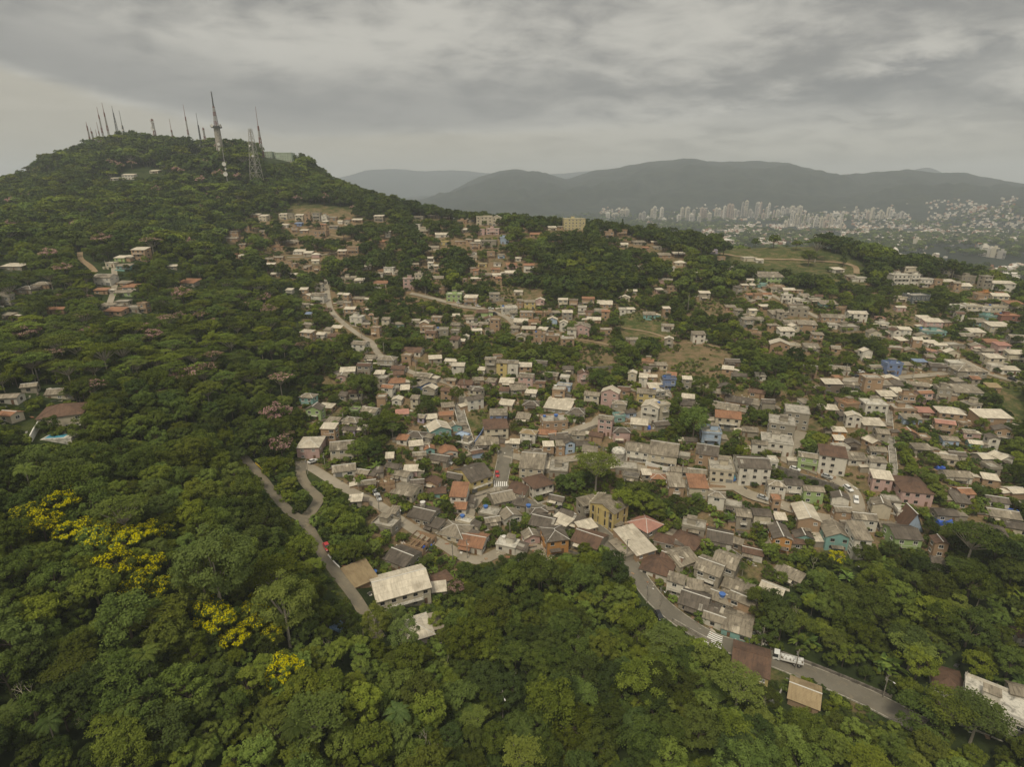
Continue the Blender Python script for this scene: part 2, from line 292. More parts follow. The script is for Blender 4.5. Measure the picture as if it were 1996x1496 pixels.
# road and track surfaces
def road_mat(name, col, alt, worn):
    m, t = new_mat(name)
    a = noise(t, 0.11, 5, 0.6); b = noise(t, 1.7, 6, 0.65); c2 = noise(t, 0.5, 4, 0.6, dist=1.0)
    c = mixc(t, smooth(t, a, 0.38, 0.64), col, alt); c = mixc(t, smooth(t, c2, 0.55, 0.75, 0, 0.7), c, worn); c = mixc(t, smooth(t, b, 0.5, 0.75, 0, 0.4), c, tuple(x*0.55 for x in col))
    finish(t, c, 0.88, 0.2, b, 0.25, 0.03)
road_mat('asphalt', (0.185, 0.168, 0.135), (0.145, 0.132, 0.105), (0.26, 0.215, 0.15)); road_mat('worn_asphalt', (0.22, 0.188, 0.135), (0.155, 0.138, 0.105), (0.30, 0.24, 0.155)); road_mat('concrete_road', (0.34, 0.30, 0.235), (0.27, 0.235, 0.18), (0.40, 0.34, 0.25)); road_mat('dirt', (0.30, 0.225, 0.14), (0.24, 0.17, 0.10), (0.18, 0.16, 0.08))
# ground: undergrowth, grass, bare earth; the share of earth and grass is painted per vertex where the place has clearings
m, t = new_mat('ground')
at_e = N(t, 'ShaderNodeAttribute', attribute_name='earth'); at_g = N(t, 'ShaderNodeAttribute', attribute_name='grass'); at_f = N(t, 'ShaderNodeAttribute', attribute_name='far')
a = noise(t, 0.02, 6, 0.6); b = noise(t, 0.16, 7, 0.65); c3 = noise(t, 1.1, 6, 0.65)
c = mixc(t, smooth(t, b, 0.35, 0.65), (0.022, 0.032, 0.011), (0.042, 0.058, 0.018))
gr = mixc(t, smooth(t, b, 0.32, 0.68), (0.065, 0.085, 0.022), (0.125, 0.125, 0.042)); gr = mixc(t, smooth(t, c3, 0.42, 0.66), gr, (0.036, 0.055, 0.015)); gr = mixc(t, smooth(t, noise(t, 0.45, 6, 0.7), 0.56, 0.70, 0, 0.7), gr, (0.17, 0.145, 0.065))
c = mixc(t, math_node(t, 'MULTIPLY', at_g.outputs['Fac'], smooth(t, a, 0.2, 0.6, 0.75, 1.0)), c, gr)
ea = mixc(t, smooth(t, c3, 0.35, 0.7), (0.24, 0.165, 0.095), (0.155, 0.115, 0.07))
ef = math_node(t, 'ADD', math_node(t, 'MULTIPLY', at_e.outputs['Fac'], 1.2), math_node(t, 'MULTIPLY', math_node(t, 'SUBTRACT', b, 0.55), 1.6))
c = mixc(t, math_node(t, 'MULTIPLY', smooth(t, ef, 0.15, 0.75), smooth(t, at_e.outputs['Fac'], 0.0, 0.25)), c, ea)
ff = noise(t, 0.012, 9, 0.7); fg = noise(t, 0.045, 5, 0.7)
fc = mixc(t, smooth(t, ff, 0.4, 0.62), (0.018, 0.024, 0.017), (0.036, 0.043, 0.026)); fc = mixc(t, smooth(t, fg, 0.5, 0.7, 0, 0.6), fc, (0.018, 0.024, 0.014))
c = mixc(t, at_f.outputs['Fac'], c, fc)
finish(t, c, 0.95, 0.1, b, 0.6, 0.5)
# foliage: colour per leaf clump, per tree, no shading painted in
def leaf_mat(name, c1, c2, c3, trans=0.28):
    m, t = new_mat(name)
    tn = N(t, 'ShaderNodeAttribute', attribute_name='tint'); oi = N(t, 'ShaderNodeObjectInfo')
    wn = N(t, 'ShaderNodeTexWhiteNoise'); wn.noise_dimensions = '1D'; L(t, oi.outputs['Random'], wn.inputs['W'])
    a = mixc(t, tn.outputs['Fac'], c1, c2)
    a = mixc(t, smooth(t, oi.outputs['Random'], 0.35, 1.0, 0, 0.75), a, c3)
    hv = N(t, 'ShaderNodeHueSaturation'); L(t, a, hv.inputs['Color']); L(t, math_node(t, 'MULTIPLY_ADD', wn.outputs[0], 0.85 if 'flower' not in name else 0.3, 0.64 if 'flower' not in name else 0.8), hv.inputs['Value'])
    w2 = N(t, 'ShaderNodeTexWhiteNoise'); w2.noise_dimensions = '1D'; L(t, math_node(t, 'ADD', oi.outputs['Random'], 3.7), w2.inputs['W']); L(t, math_node(t, 'MULTIPLY_ADD', w2.outputs[0], 0.034 if 'flower' not in name else 0.004, 0.490 if 'flower' not in name else 0.498), hv.inputs['Hue']); L(t, math_node(t, 'MULTIPLY_ADD', w2.outputs[0], -0.14 if 'flower' not in name else 0.0, 1.08), hv.inputs['Saturation'])
    d = N(t, 'ShaderNodeBsdfDiffuse'); L(t, hv.outputs[0], d.inputs[0])
    tr = N(t, 'ShaderNodeBsdfTranslucent'); L(t, hv.outputs[0], tr.inputs[0])
    mx = N(t, 'ShaderNodeMixShader'); mx.inputs[0].default_value = trans; L(t, d.outputs[0], mx.inputs[1]); L(t, tr.outputs[0], mx.inputs[2])
    o = N(t, 'ShaderNodeOutputMaterial'); L(t, mx.outputs[0], o.inputs[0])
    return m
leaf_mat('leaf', (0.072, 0.096, 0.018), (0.162, 0.196, 0.038), (0.092, 0.108, 0.028), .22)
leaf_mat('leaf_light', (0.108, 0.144, 0.025), (0.208, 0.246, 0.048), (0.138, 0.154, 0.036), .22)
leaf_mat('leaf_dark', (0.046, 0.067, 0.016), (0.104, 0.130, 0.030), (0.058, 0.074, 0.023), .22)
leaf_mat('leaf_euc', (0.10, 0.128, 0.030), (0.20, 0.228, 0.060), (0.115, 0.14, 0.036))
leaf_mat('leaf_palm', (0.080, 0.115, 0.028), (0.14, 0.175, 0.050), (0.10, 0.125, 0.036)); leaf_mat('leaf_banana', (0.12, 0.18, 0.035), (0.22, 0.28, 0.07), (0.13, 0.18, 0.045))
leaf_mat('flower_yellow', (0.50, 0.45, 0.025), (0.60, 0.55, 0.06), (0.50, 0.46, 0.03), 0.15); leaf_mat('flower_pink', (0.33, 0.20, 0.19), (0.48, 0.32, 0.30), (0.27, 0.185, 0.15), 0.15)
plain('bark', (0.13, 0.105, 0.08), 0.95, 0.35, 0.1); plain('bark_pale', (0.36, 0.32, 0.26), 0.9, 0.25, 0.1)
M = MATS
# ---------------------------------------------------------------- mesh and object helpers
def obj(name, me, parent=None, loc=None, rz=0.0):
    o = bpy.data.objects.new(name, me); C.objects.link(o)
    if parent is not None: o.parent = parent
    if loc is not None: o.location = tuple(float(v) for v in loc)
    if rz: o.rotation_euler = (0, 0, rz)
    return o
def tag(o, label=None, cat=None, group=None, kind=None):
    if label: o['label'] = label
    if cat: o['category'] = cat
    if group: o['group'] = group
    if kind: o['kind'] = kind
    return o
class MB:
    """collects boxes, prisms and tubes; one mesh, several materials"""
    def __init__(s): s.v, s.f, s.m, s.uv, s.mats = [], [], [], [], []
    def mi(s, mat):
        if mat not in s.mats: s.mats.append(mat)
        return s.mats.index(mat)
    def face(s, pts, mat, uv=None):
        k = len(s.v); s.v += [tuple(p) for p in pts]; s.f.append(tuple(range(k, k+len(pts)))); s.m.append(s.mi(mat)); s.uv.append(uv or [(0, 0)]*len(pts))
    def box(s, x0, x1, y0, y1, z0, z1, mat, skip=''):
        p = [(x0,y0,z0),(x1,y0,z0),(x1,y1,z0),(x0,y1,z0),(x0,y0,z1),(x1,y0,z1),(x1,y1,z1),(x0,y1,z1)]
        for nme, q in (('f',(0,1,5,4)),('r',(1,2,6,5)),('k',(2,3,7,6)),('l',(3,0,4,7)),('t',(4,5,6,7)),('b',(3,2,1,0))):
            if nme not in skip:
                d = [p[i] for i in q]
                s.face(d, mat, [(a[0]+(a[1] if nme in 'rl' else 0), (a[1] if nme in 'tb' else a[2])) for a in d])
    def slab(s, top, th, mat, uv=None):
        """a sheet given by its upper outline, th thick"""
        low = [(a[0], a[1], a[2]-th) for a in top]; n = len(top)
        s.face(top, mat, uv); s.face(low[::-1], mat, uv[::-1] if uv else None)
        for i in range(n):
            j = (i+1) % n; s.face([low[i], low[j], top[j], top[i]], mat, [uv[i], uv[j], uv[j], uv[i]] if uv else None)
    def tube(s, a, b, r0, r1, n, mat, cap=True):
        a, b = Vector(a), Vector(b); z = (b-a).normalized(); x = z.orthogonal().normalized(); y = z.cross(x)
        A = [a+(x*math.cos(2*math.pi*i/n)+y*math.sin(2*math.pi*i/n))*r0 for i in range(n)]; B = [b+(x*math.cos(2*math.pi*i/n)+y*math.sin(2*math.pi*i/n))*r1 for i in range(n)]
        for i in range(n): s.face([A[i], A[(i+1) % n], B[(i+1) % n], B[i]], mat)
        if cap: s.face(B, mat); s.face(A[::-1], mat)
    def mesh(s, name):
        me = bpy.data.meshes.new(name); me.from_pydata([tuple(float(c) for c in p) for p in s.v], [], s.f)
        for mt in s.mats: me.materials.append(M[mt])
        me.polygons.foreach_set('material_index', s.m)
        u = me.uv_layers.new(name='UVMap'); u.data.foreach_set('uv', [float(c) for f in s.uv for p in f for c in p]); me.update(); return me
    def build(s, name, parent=None, loc=None, rz=0.0): return obj(name, s.mesh(name), parent, loc, rz)
    def add(s, o, M4=None):
        k = len(s.v); s.v += [tuple(M4@Vector(p)) if M4 is not None else p for p in o.v]; s.f += [tuple(i+k for i in f) for f in o.f]; s.m += [s.mi(o.mats[i]) for i in o.m]; s.uv += o.uv
def np_mesh(name, v, f, mats, mi=None, attrs=None):
    me = bpy.data.meshes.new(name); nf, k = f.shape
    me.vertices.add(len(v)); me.vertices.foreach_set('co', v.astype(np.float32).ravel())
    me.loops.add(nf*k); me.loops.foreach_set('vertex_index', f.astype(np.int32).ravel())
    me.polygons.add(nf); me.polygons.foreach_set('loop_start', np.arange(0, nf*k, k, dtype=np.int32))
    for mt in mats: me.materials.append(M[mt])
    if mi is not None: me.polygons.foreach_set('material_index', mi.astype(np.int32))
    for an, (dom, val) in (attrs or {}).items():
        at_ = me.attributes.new(an, 'FLOAT', dom); at_.data.foreach_set('value', val.astype(np.float32))
    me.update(calc_edges=True); return me
# ---------------------------------------------------------------- ground sheet
def in_poly(px, py, poly):
    c = np.zeros(np.shape(px), bool); n = len(poly)
    for i in range(n):
        (x0, y0), (x1, y1) = poly[i], poly[(i+1) % n]
        if y0 == y1: continue
        c ^= ((y0 > py) != (y1 > py)) & (px < (x1-x0)*(py-y0)/(y1-y0)+x0)
    return c
GRASS = [[(1395,485),(1470,474),(1560,474),(1640,498),(1690,520),(1670,560),(1560,535),(1420,512)], [(905,796),(955,800),(948,842),(912,838)], [(1940,735),(2000,740),(2000,840),(1950,800)],
         [(1425,1090),(1485,1085),(1510,1125),(1440,1135)], [(1205,600),(1290,610),(1320,660),(1210,660)], [(240,322),(320,330),(318,347),(230,346)], [(1470,1300),(1520,1295),(1545,1330),(1500,1350)],
         [(1410,800),(1440,800),(1430,860),(1350,865)], [(620,1080),(640,1085),(690,1170),(680,1200),(650,1170)], [(30,830),(75,825),(80,860),(40,865)], [(960,560),(1060,565),(1050,600),(960,590)]]
EARTH = [[(1280,690),(1330,665),(1420,685),(1440,720),(1400,742),(1330,735),(1285,725)], [(1128,680),(1205,690),(1195,722),(1130,720)], [(1330,1005),(1450,1020),(1440,1055),(1350,1045)], [(1640,905),(1700,930),(1690,955),(1640,930)],
         [(980,560),(1060,570),(1060,600),(960,595)], [(1860,1010),(1930,1010),(1930,1030),(1870,1030)], [(800,690),(870,700),(860,730),(800,725)], [(560,395),(700,408),(690,430),(560,425)], [(1650,1360),(1720,1395),(1710,1425),(1660,1400)],
         [(1360,560),(1420,600),(1400,620),(1350,600)], [(1720,600),(1790,600),(1790,640),(1730,640)], [(1960,1230),(1990,1230),(1985,1260),(1965,1255)], [(1350,1225),(1400,1240),(1380,1262),(1350,1250)]]
VILLAGE = [(575,790),(580,905),(700,975),(720,1060),(700,1110),(860,1150),(1000,1085),(1210,1075),(1245,1130),(1320,1200),(1470,1260),(1480,1180),(1560,1085),(1700,1100),(1840,1110),(1990,1060),(1996,600),(1996,540),(1750,500),(1660,560),(1480,540),(1300,480),(1180,430),(960,425),(820,425),(560,410),(440,430),(440,510),(590,560),(580,680)]
px_g, py_g, d_g = project(np.stack([XG, YG, ZG], -1))
earth = np.zeros_like(XG); grass = np.zeros_like(XG); nearm = RG < 900
vil = in_poly(px_g, py_g, VILLAGE) & nearm
earth[vil] = 0.56; grass[vil] = 0.9
for p in GRASS: k = in_poly(px_g, py_g, p) & nearm; grass[k] = 1; earth[k] = 0.3
for p in EARTH: k = in_poly(px_g, py_g, p) & nearm; earth[k] = 0.50; grass[k] = 1
def blur(a, n):
    for _ in range(n): a = (a+np.roll(a, 1, 0)+np.roll(a, -1, 0))/3; a = (a+np.roll(a, 1, 1)+np.roll(a, -1, 1)+np.roll(a, 2, 1)+np.roll(a, -2, 1))/5
    return a
earth, grass = blur(earth, 2), blur(grass, 2)
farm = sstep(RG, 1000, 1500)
vv = np.stack([XG.ravel(), YG.ravel(), ZG.ravel()], 1)
idx = np.arange(NR*NA).reshape(NR, NA)
ff_ = np.stack([idx[:-1, :-1].ravel(), idx[:-1, 1:].ravel(), idx[1:, 1:].ravel(), idx[1:, :-1].ravel()], 1)
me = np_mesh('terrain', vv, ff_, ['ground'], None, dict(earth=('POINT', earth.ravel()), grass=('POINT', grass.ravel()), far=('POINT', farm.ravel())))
me.polygons.foreach_set('use_smooth', [True]*len(me.polygons))
tag(obj('terrain', me), kind='structure')
# ---------------------------------------------------------------- haze
HAZE = 1.45e-4
hb = MB(); hb.box(-11000, 11000, -400, 11000, -165, 470, 'glass')
ho = hb.build('haze'); ho.data.materials.clear()
m, t = new_mat('haze_air'); pv = N(t, 'ShaderNodeVolumePrincipled'); pv.inputs['Density'].default_value = HAZE; pv.inputs['Density Attribute'].default_value = ''
pv.inputs['Color'].default_value = (0.80, 0.88, 0.985, 1); pv.inputs['Anisotropy'].default_value = 0.0
o_ = N(t, 'ShaderNodeOutputMaterial'); L(t, pv.outputs[0], o_.inputs['Volume'])
try: m.cycles.homogeneous_volume = True
except Exception: pass
ho.data.materials.append(m); tag(ho, kind='stuff')
# ---------------------------------------------------------------- vegetation models
def unit(v): return v/np.maximum(np.linalg.norm(v, axis=-1, keepdims=True), 1e-6)
def leaf_quads(c, n, s, asp, rng, droop=0.0):
    n = unit(n); t = unit(np.cross(n, rng.normal(size=c.shape))); b = np.cross(n, t); s = s[:, None]
    v = np.stack([c-t*s, c-b*s*asp, c+t*s-np.array([0, 0, 1])*s*droop, c+b*s*asp], 1)
    return v.reshape(-1, 3)
def tube_quads(a, b, r0, r1, n=6):
    a, b = np.array(a, float), np.array(b, float); z = unit(b-a); x = unit(np.cross(z, [0.31, 0.87, 0.2])); y = np.cross(z, x)
    an = np.arange(n)*2*np.pi/n; ring = np.cos(an)[:, None]*x+np.sin(an)[:, None]*y
    v = np.concatenate([a+ring*r0, b+ring*r1]); i = np.arange(n); j = (i+1) % n
    return v, np.stack([i, j, j+n, i+n], 1)
class Plant: pass
def make_plant(name, leafv, tint, lmat, leaf_mi, tubes, bark):
    """crown mesh, trunk mesh, and the two joined for the dense forest"""
    p = Plant(); p.name = name
    nf = len(leafv)//4; lf = np.arange(nf*4).reshape(nf, 4)
    mats = [lmat] if isinstance(lmat, str) else list(lmat); mi = leaf_mi if leaf_mi is not None else np.zeros(nf, int)
    p.crown = np_mesh(name+'_crown', leafv, lf, mats, mi, dict(tint=('FACE', tint)))
    tv, tf, k = [], [], 0
    for q in tubes:
        a, b = tube_quads(*q); tv.append(a); tf.append(b+k); k += len(a)
    tv, tf = np.concatenate(tv), np.concatenate(tf)
    p.trunk = np_mesh(name+'_trunk', tv, tf, [bark])
    p.joint = np_mesh(name, np.concatenate([leafv, tv]), np.concatenate([lf, tf+len(leafv)]), mats+[bark], np.concatenate([mi, np.full(len(tf), len(mats))]), dict(tint=('FACE', np.concatenate([tint, np.zeros(len(tf))]))))
    p.top = float(leafv[:, 2].max()); p.rad = float(np.percentile(np.hypot(leafv[:, 0], leafv[:, 1]), 92)); p.mid = float(leafv[:, 2].mean())
    return p
def broadleaf(name, seed, R, Hh, lmat='leaf', nclump=26, nleaf=64, ls=0.34, flat=0.72, flowers=None, fshare=0.5, bark='bark', lo=-0.35, cr=0.36):
    g = np.random.default_rng(seed); zc = Hh-R*flat*1.05
    u = g.uniform(lo, 1, nclump); ph = np.arange(nclump)*2.39996+g.uniform(0, 6); rr = np.sqrt(1-np.clip(u, -1, 1)**2)
    k = g.uniform(0.55, 0.88, nclump)
    cc = np.stack([np.cos(ph)*rr*R*k, np.sin(ph)*rr*R*k, zc+u*R*flat*k], 1)
    lop = g.normal(size=2)*0.12*R; cc[:, :2] += lop*(cc[:, 2:3]-zc)/R
    c_r = R*cr*g.uniform(0.65, 1.25, nclump); ct = g.uniform(0, 1, nclump)
    ci = np.repeat(np.arange(nclump), nleaf); n = len(ci)
    outw = unit(cc-[0, 0, zc-R*0.3])
    d = unit(g.normal(size=(n, 3))+outw[ci]*0.75+np.array([0, 0, 0.45]))
    pos = cc[ci]+d*(c_r[ci]*g.uniform(0.55, 1.08, n))[:, None]*np.array([1, 1, 0.8])
    nor = d+g.normal(size=(n, 3))*0.45+np.array([0, 0, 0.35])
    s = ls*g.uniform(0.65, 1.35, n); tint = np.clip(ct[ci]*0.65+g.uniform(0, 0.35, n), 0, 1)
    v = leaf_quads(pos, nor, s, 0.62, g, 0.25); mi = None; mats = lmat
    if flowers:
        mats = [lmat, flowers]; top = ((d[:, 2] > 0.12) & (g.uniform(0, 1, n) < fshare) & (ct[ci] > 0.18)); mi = top.astype(int)
    tubes = [((0, 0, -0.8), (lop[0]*.1, lop[1]*.1, zc-R*flat*0.55), 0.24*R/4, 0.17*R/4), ((lop[0]*.1, lop[1]*.1, zc-R*flat*0.55), (lop[0]*.3, lop[1]*.3, zc+R*0.15), 0.17*R/4, 0.06*R/4)]
    for q in range(0, nclump, max(1, nclump//8)): tubes.append(((0, 0, zc-R*flat*0.5), tuple(cc[q]), 0.10*R/4, 0.03*R/4, 5))
    return make_plant(name, v, tint, mats, mi, tubes, bark)
def umbrella(name, seed, R, Hh, lmat='leaf_light', ntier=15, nleaf=75, ls=0.33, flowers=None, bark='bark_pale'):
    """flat-topped tree: thin level plates of foliage on spreading limbs"""
    g = np.random.default_rng(seed); ph = np.arange(ntier)*2.39996; k = np.sqrt((np.arange(ntier)+.5)/ntier)
    cc = np.stack([np.cos(ph)*R*k*0.85, np.sin(ph)*R*k*0.85, Hh-0.26*R*k**2-g.uniform(0, 0.16*R, ntier)], 1)
    c_r = R*g.uniform(0.24, 0.38, ntier); ct = g.uniform(0, 1, ntier); ci = np.repeat(np.arange(ntier), nleaf); n = len(ci)
    d = unit(g.normal(size=(n, 3))+[0, 0, 0.35]); pos = cc[ci]+d*(c_r[ci]*g.uniform(0.3, 1.05, n))[:, None]*np.array([1, 1, 0.26])
    nor = np.array([0, 0, 1.2])+g.normal(size=(n, 3))*0.45; s = ls*g.uniform(0.65, 1.35, n); mats, mi = lmat, None
    if flowers: mats = [lmat, flowers]; mi = ((d[:, 2] > 0.0) & (g.uniform(0, 1, n) < 0.62)).astype(int)
    tubes = [((0, 0, -0.8), (0.1, 0, Hh*0.5), 0.05*R, 0.036*R)]
    for q in range(ntier): tubes.append(((0.1, 0, Hh*0.5-0.2), tuple(cc[q]-[0, 0, 0.1]), 0.022*R, 0.008*R, 5))
    return make_plant(name, leaf_quads(pos, nor, s, 0.55, g, 0.1), np.clip(ct[ci]*.6+g.uniform(0, .4, n), 0, 1), mats, mi, tubes, bark)
def eucalypt(name, seed, R, Hh, lmat='leaf_euc', nclump=44, nleaf=70, ls=0.26, bark='bark_pale'):
    """tall open tree: plumes of drooping leaves on several upright stems"""
    g = np.random.default_rng(seed); z0 = Hh*0.30; u = np.sort(g.uniform(0, 1, nclump)); ph = np.arange(nclump)*2.39996
    env = R*(0.55+0.45*np.sin(np.pi*np.clip(u*0.9+0.12, 0, 1)))*(1-0.55*u**3)
    k = g.uniform(0.35, 0.95, nclump); cc = np.stack([np.cos(ph)*env*k, np.sin(ph)*env*k, z0+u*(Hh-z0)*0.95], 1)
    c_r = R*g.uniform(0.2, 0.34, nclump); ct = g.uniform(0, 1, nclump); ci = np.repeat(np.arange(nclump), nleaf); n = len(ci)
    d = unit(g.normal(size=(n, 3))+[0, 0, 0.3]); pos = cc[ci]+d*(c_r[ci]*g.uniform(0.4, 1.1, n))[:, None]
    nor = g.normal(size=(n, 3))*0.8+d+[0, 0, .25]; s = ls*g.uniform(0.7, 1.4, n)
    tubes = [((0, 0, -0.8), (0, 0, Hh*0.25), 0.045*R, 0.04*R)]
    for q in range(4):
        a = q*1.6+0.4; m_ = (math.cos(a)*R*0.28, math.sin(a)*R*0.28, Hh*0.62); tubes += [((0, 0, Hh*0.24), m_, 0.03*R, 0.02*R), (m_, (m_[0]*1.5, m_[1]*1.5, Hh*0.92), 0.02*R, 0.006*R)]
    for q in range(0, nclump, 3): tubes.append(((cc[q, 0]*0.35, cc[q, 1]*0.35, cc[q, 2]-0.8), tuple(cc[q]), 0.012*R, 0.005*R, 4))
    return make_plant(name, leaf_quads(pos, nor, s, 0.4, g, 0.6), np.clip(ct[ci]*.6+g.uniform(0, .4, n), 0, 1), lmat, None, tubes, bark)
def fronds(name, seed, nf, length, Hh, lmat, width, nseg=7, up=0.9, droop=1.5, bark='bark_pale', tr=0.16, leaflets=True, base=0.0):
    """palm or banana: arching fronds from a crown shaft"""
    g = np.random.default_rng(seed); V, T = [], []
    for i in range(nf):
        a = i*2.39996+g.uniform(-.2, .2); e = up*g.uniform(0.35, 1.1); Ln = length*g.uniform(0.8, 1.15); dx = np.array([math.cos(a), math.sin(a), 0]); sd = np.array([-math.sin(a), math.cos(a), 0])
        p = np.array([0, 0, Hh+base*g.uniform(-1, 0)]); el_ = e; pts = [p.copy()]
        for k in range(nseg):
            p = p+(dx*math.cos(el_)+np.array([0, 0, math.sin(el_)]))*Ln/nseg; el_ -= droop/nseg; pts.append(p.copy())
        for k in range(nseg):
            w0 = width*math.sin(math.pi*(k+0.25)/(nseg+0.5)); w1 = width*math.sin(math.pi*min(k+1.25, nseg+.5)/(nseg+0.5)); dn = np.array([0, 0, -1])
            for sgn in (-1, 1):
                if leaflets:
                    m_ = (pts[k]+pts[k+1])/2
                    for q in range(2):
                        c0 = pts[k]+(pts[k+1]-pts[k])*(q*0.5); c1 = pts[k]+(pts[k+1]-pts[k])*(q*0.5+0.36); tip = sd*sgn*w0+dn*w0*0.5+(pts[k+1]-pts[k])*0.6
                        V += [c0, c1, c1+tip, c0+tip*0.97]; T.append(g.uniform(0, 1))
                else:
                    V += [pts[k], pts[k+1], pts[k+1]+sd*sgn*w1+dn*w1*0.25, pts[k]+sd*sgn*w0+dn*w0*0.25]; T.append(g.uniform(0, 1)*0.5+0.5*(sgn > 0))
    return make_plant(name, np.array(V), np.array(T), lmat, None, [((0, 0, -0.6), (0.05, 0.03, Hh*0.5), tr, tr*0.85), ((0.05, 0.03, Hh*0.5), (0, 0, Hh), tr*0.85, tr*0.7)], bark)
def conifer(name, seed, R, Hh):
    g = np.random.default_rng(seed); nt_ = 30; u = (np.arange(nt_)+.5)/nt_; ph = np.arange(nt_)*2.39996; rr = R*(1-u)**0.7*(0.75+0.25*np.sin(u*14))
    cc = np.stack([np.cos(ph)*rr*.6, np.sin(ph)*rr*.6, Hh*(0.22+0.76*u)], 1); ci = np.repeat(np.arange(nt_), 34); n = len(ci)
    d = unit(g.normal(size=(n, 3))); pos = cc[ci]+d*(rr[ci]*0.5+0.25)[:, None]*np.array([1, 1, .45])*g.uniform(.4, 1.1, n)[:, None]
    return make_plant(name, leaf_quads(pos, d+[0, 0, .6], 0.42*g.uniform(.7, 1.3, n), .5, g, .2), g.uniform(0, 1, n), 'leaf_dark', None, [((0, 0, -.8), (0, 0, Hh*.9), .25, .05)], 'bark')
def bare(name, seed, Hh):
    g = np.random.default_rng(seed); tubes = [((0, 0, -.6), (0.2, 0, Hh*.5), .2, .13)]; tips = []
    def grow(p, d, Ln, r, lev):
        q = p+d*Ln; tubes.append((tuple(p), tuple(q), r, r*.6, 5))
        if lev == 0: tips.append(q); return
        for _ in range(3): grow(q, unit(d+g.normal(size=3)*.55+[0, 0, .15]), Ln*.68, r*.6, lev-1)
    for a in range(3): grow(np.array([.2, 0, Hh*.5]), unit(np.array([math.cos(a*2.1), math.sin(a*2.1), 1.3])), Hh*.22, .1, 2)
    tips = np.array(tips); c = np.repeat(tips, 5, 0)+g.normal(size=(len(tips)*5, 3))*.35
    return make_plant(name, leaf_quads(c, g.normal(size=c.shape)+[0, 0, .5], np.full(len(c), .16), .5, g), g.uniform(0, 1, len(c)), 'leaf', None, tubes, 'bark_pale')
SP = {}
def reg(key, p): SP[key] = p
for i in range(4): reg('round%d' % i, broadleaf('round%d' % i, 10+i, 3.7+0.35*i, 8.2+0.8*i, 'leaf', 38+3*i, 105, 0.19, flat=(0.85, .7, 1.0, .78)[i], cr=.26))
reg('light0', broadleaf('light0', 31, 3.6, 8.4, 'leaf_light', 36, 105, 0.195, flat=.7, cr=.27)); reg('light1', broadleaf('light1', 32, 3.0, 8.2, 'leaf_light', 32, 95, 0.185, flat=1.15, cr=.26))
reg('dark0', broadleaf('dark0', 41, 4.0, 9.4, 'leaf_dark', 42, 105, 0.195, flat=.92, cr=.26)); reg('dark1', broadleaf('dark1', 42, 3.4, 8.4, 'leaf_dark', 38, 95, 0.185, flat=.8, cr=.26))
reg('umb0', umbrella('umb0', 51, 5.0, 9.2, 'leaf_light', 17, 150, .22)); reg('umb1', umbrella('umb1', 52, 5.4, 9.8, 'leaf', 19, 150, .22))
reg('euc0', broadleaf('euc0', 61, 6.2, 18.5, 'leaf_euc', 64, 150, .2, flat=1.15, cr=.235, bark='bark_pale', lo=-.7)); reg('euc1', broadleaf('euc1', 62, 4.6, 15.5, 'leaf_euc', 46, 140, .19, flat=1.2, cr=.25, bark='bark_pale', lo=-.7))
reg('palm', fronds('palm', 71, 24, 2.7, 7.4, 'leaf_palm', 0.42, 8, 1.0, 1.9)); reg('banana', fronds('banana', 72, 16, 2.6, 1.7, 'leaf_banana', 0.36, 6, 1.3, 1.45, 'bark_pale', .18, False, .9))
reg('yellow0', broadleaf('yellow0', 81, 3.5, 7.2, 'leaf', 30, 130, .19, flat=.6, flowers='flower_yellow', fshare=.66, cr=.28)); reg('yellow1', broadleaf('yellow1', 82, 3.2, 6.6, 'leaf', 28, 130, .19, flat=.62, flowers='flower_yellow', fshare=.38, cr=.28))
reg('pink0', broadleaf('pink0', 85, 3.9, 8.2, 'leaf', 24, 62, .3, flat=.6, flowers='flower_pink', fshare=.8)); reg('pink1', umbrella('pink1', 86, 4.6, 8.6, 'leaf', flowers='flower_pink'))
reg('pine', conifer('pine', 91, 3.2, 13.0)); reg('bare', bare('bare', 95, 8.5)); 
reg('shrub0', broadleaf('shrub0', 101, 1.5, 2.2, 'leaf_light', 12, 42, .2, flat=.7)); reg('shrub1', broadleaf('shrub1', 102, 1.9, 2.9, 'leaf', 14, 44, .22, flat=.75)); reg('shrub2', broadleaf('shrub2', 103, 1.7, 2.4, 'leaf_light', 13, 42, .24, flat=.55)); reg('shrub3', broadleaf('shrub3', 104, 1.7, 2.6, 'leaf_dark', 13, 42, .22, flat=.7))
for i, (mt, fl) in enumerate((('leaf', .7), ('leaf', .6), ('leaf_light', .65), ('leaf_dark', .8), ('leaf_dark', .7))):
    reg('far%d' % i, broadleaf('far%d' % i, 201+i, 4.2, 8.6, mt, 15, 34, .62, flat=fl, cr=.42))
reg('farumb', umbrella('farumb', 211, 5.4, 8.8, 'leaf_light', 12, 34, .62)); reg('farpink', broadleaf('farpink', 212, 4.0, 8.0, 'leaf', 14, 34, .55, flat=.55, flowers='flower_pink', fshare=.7))
FOREST_KEYS = list(SP)
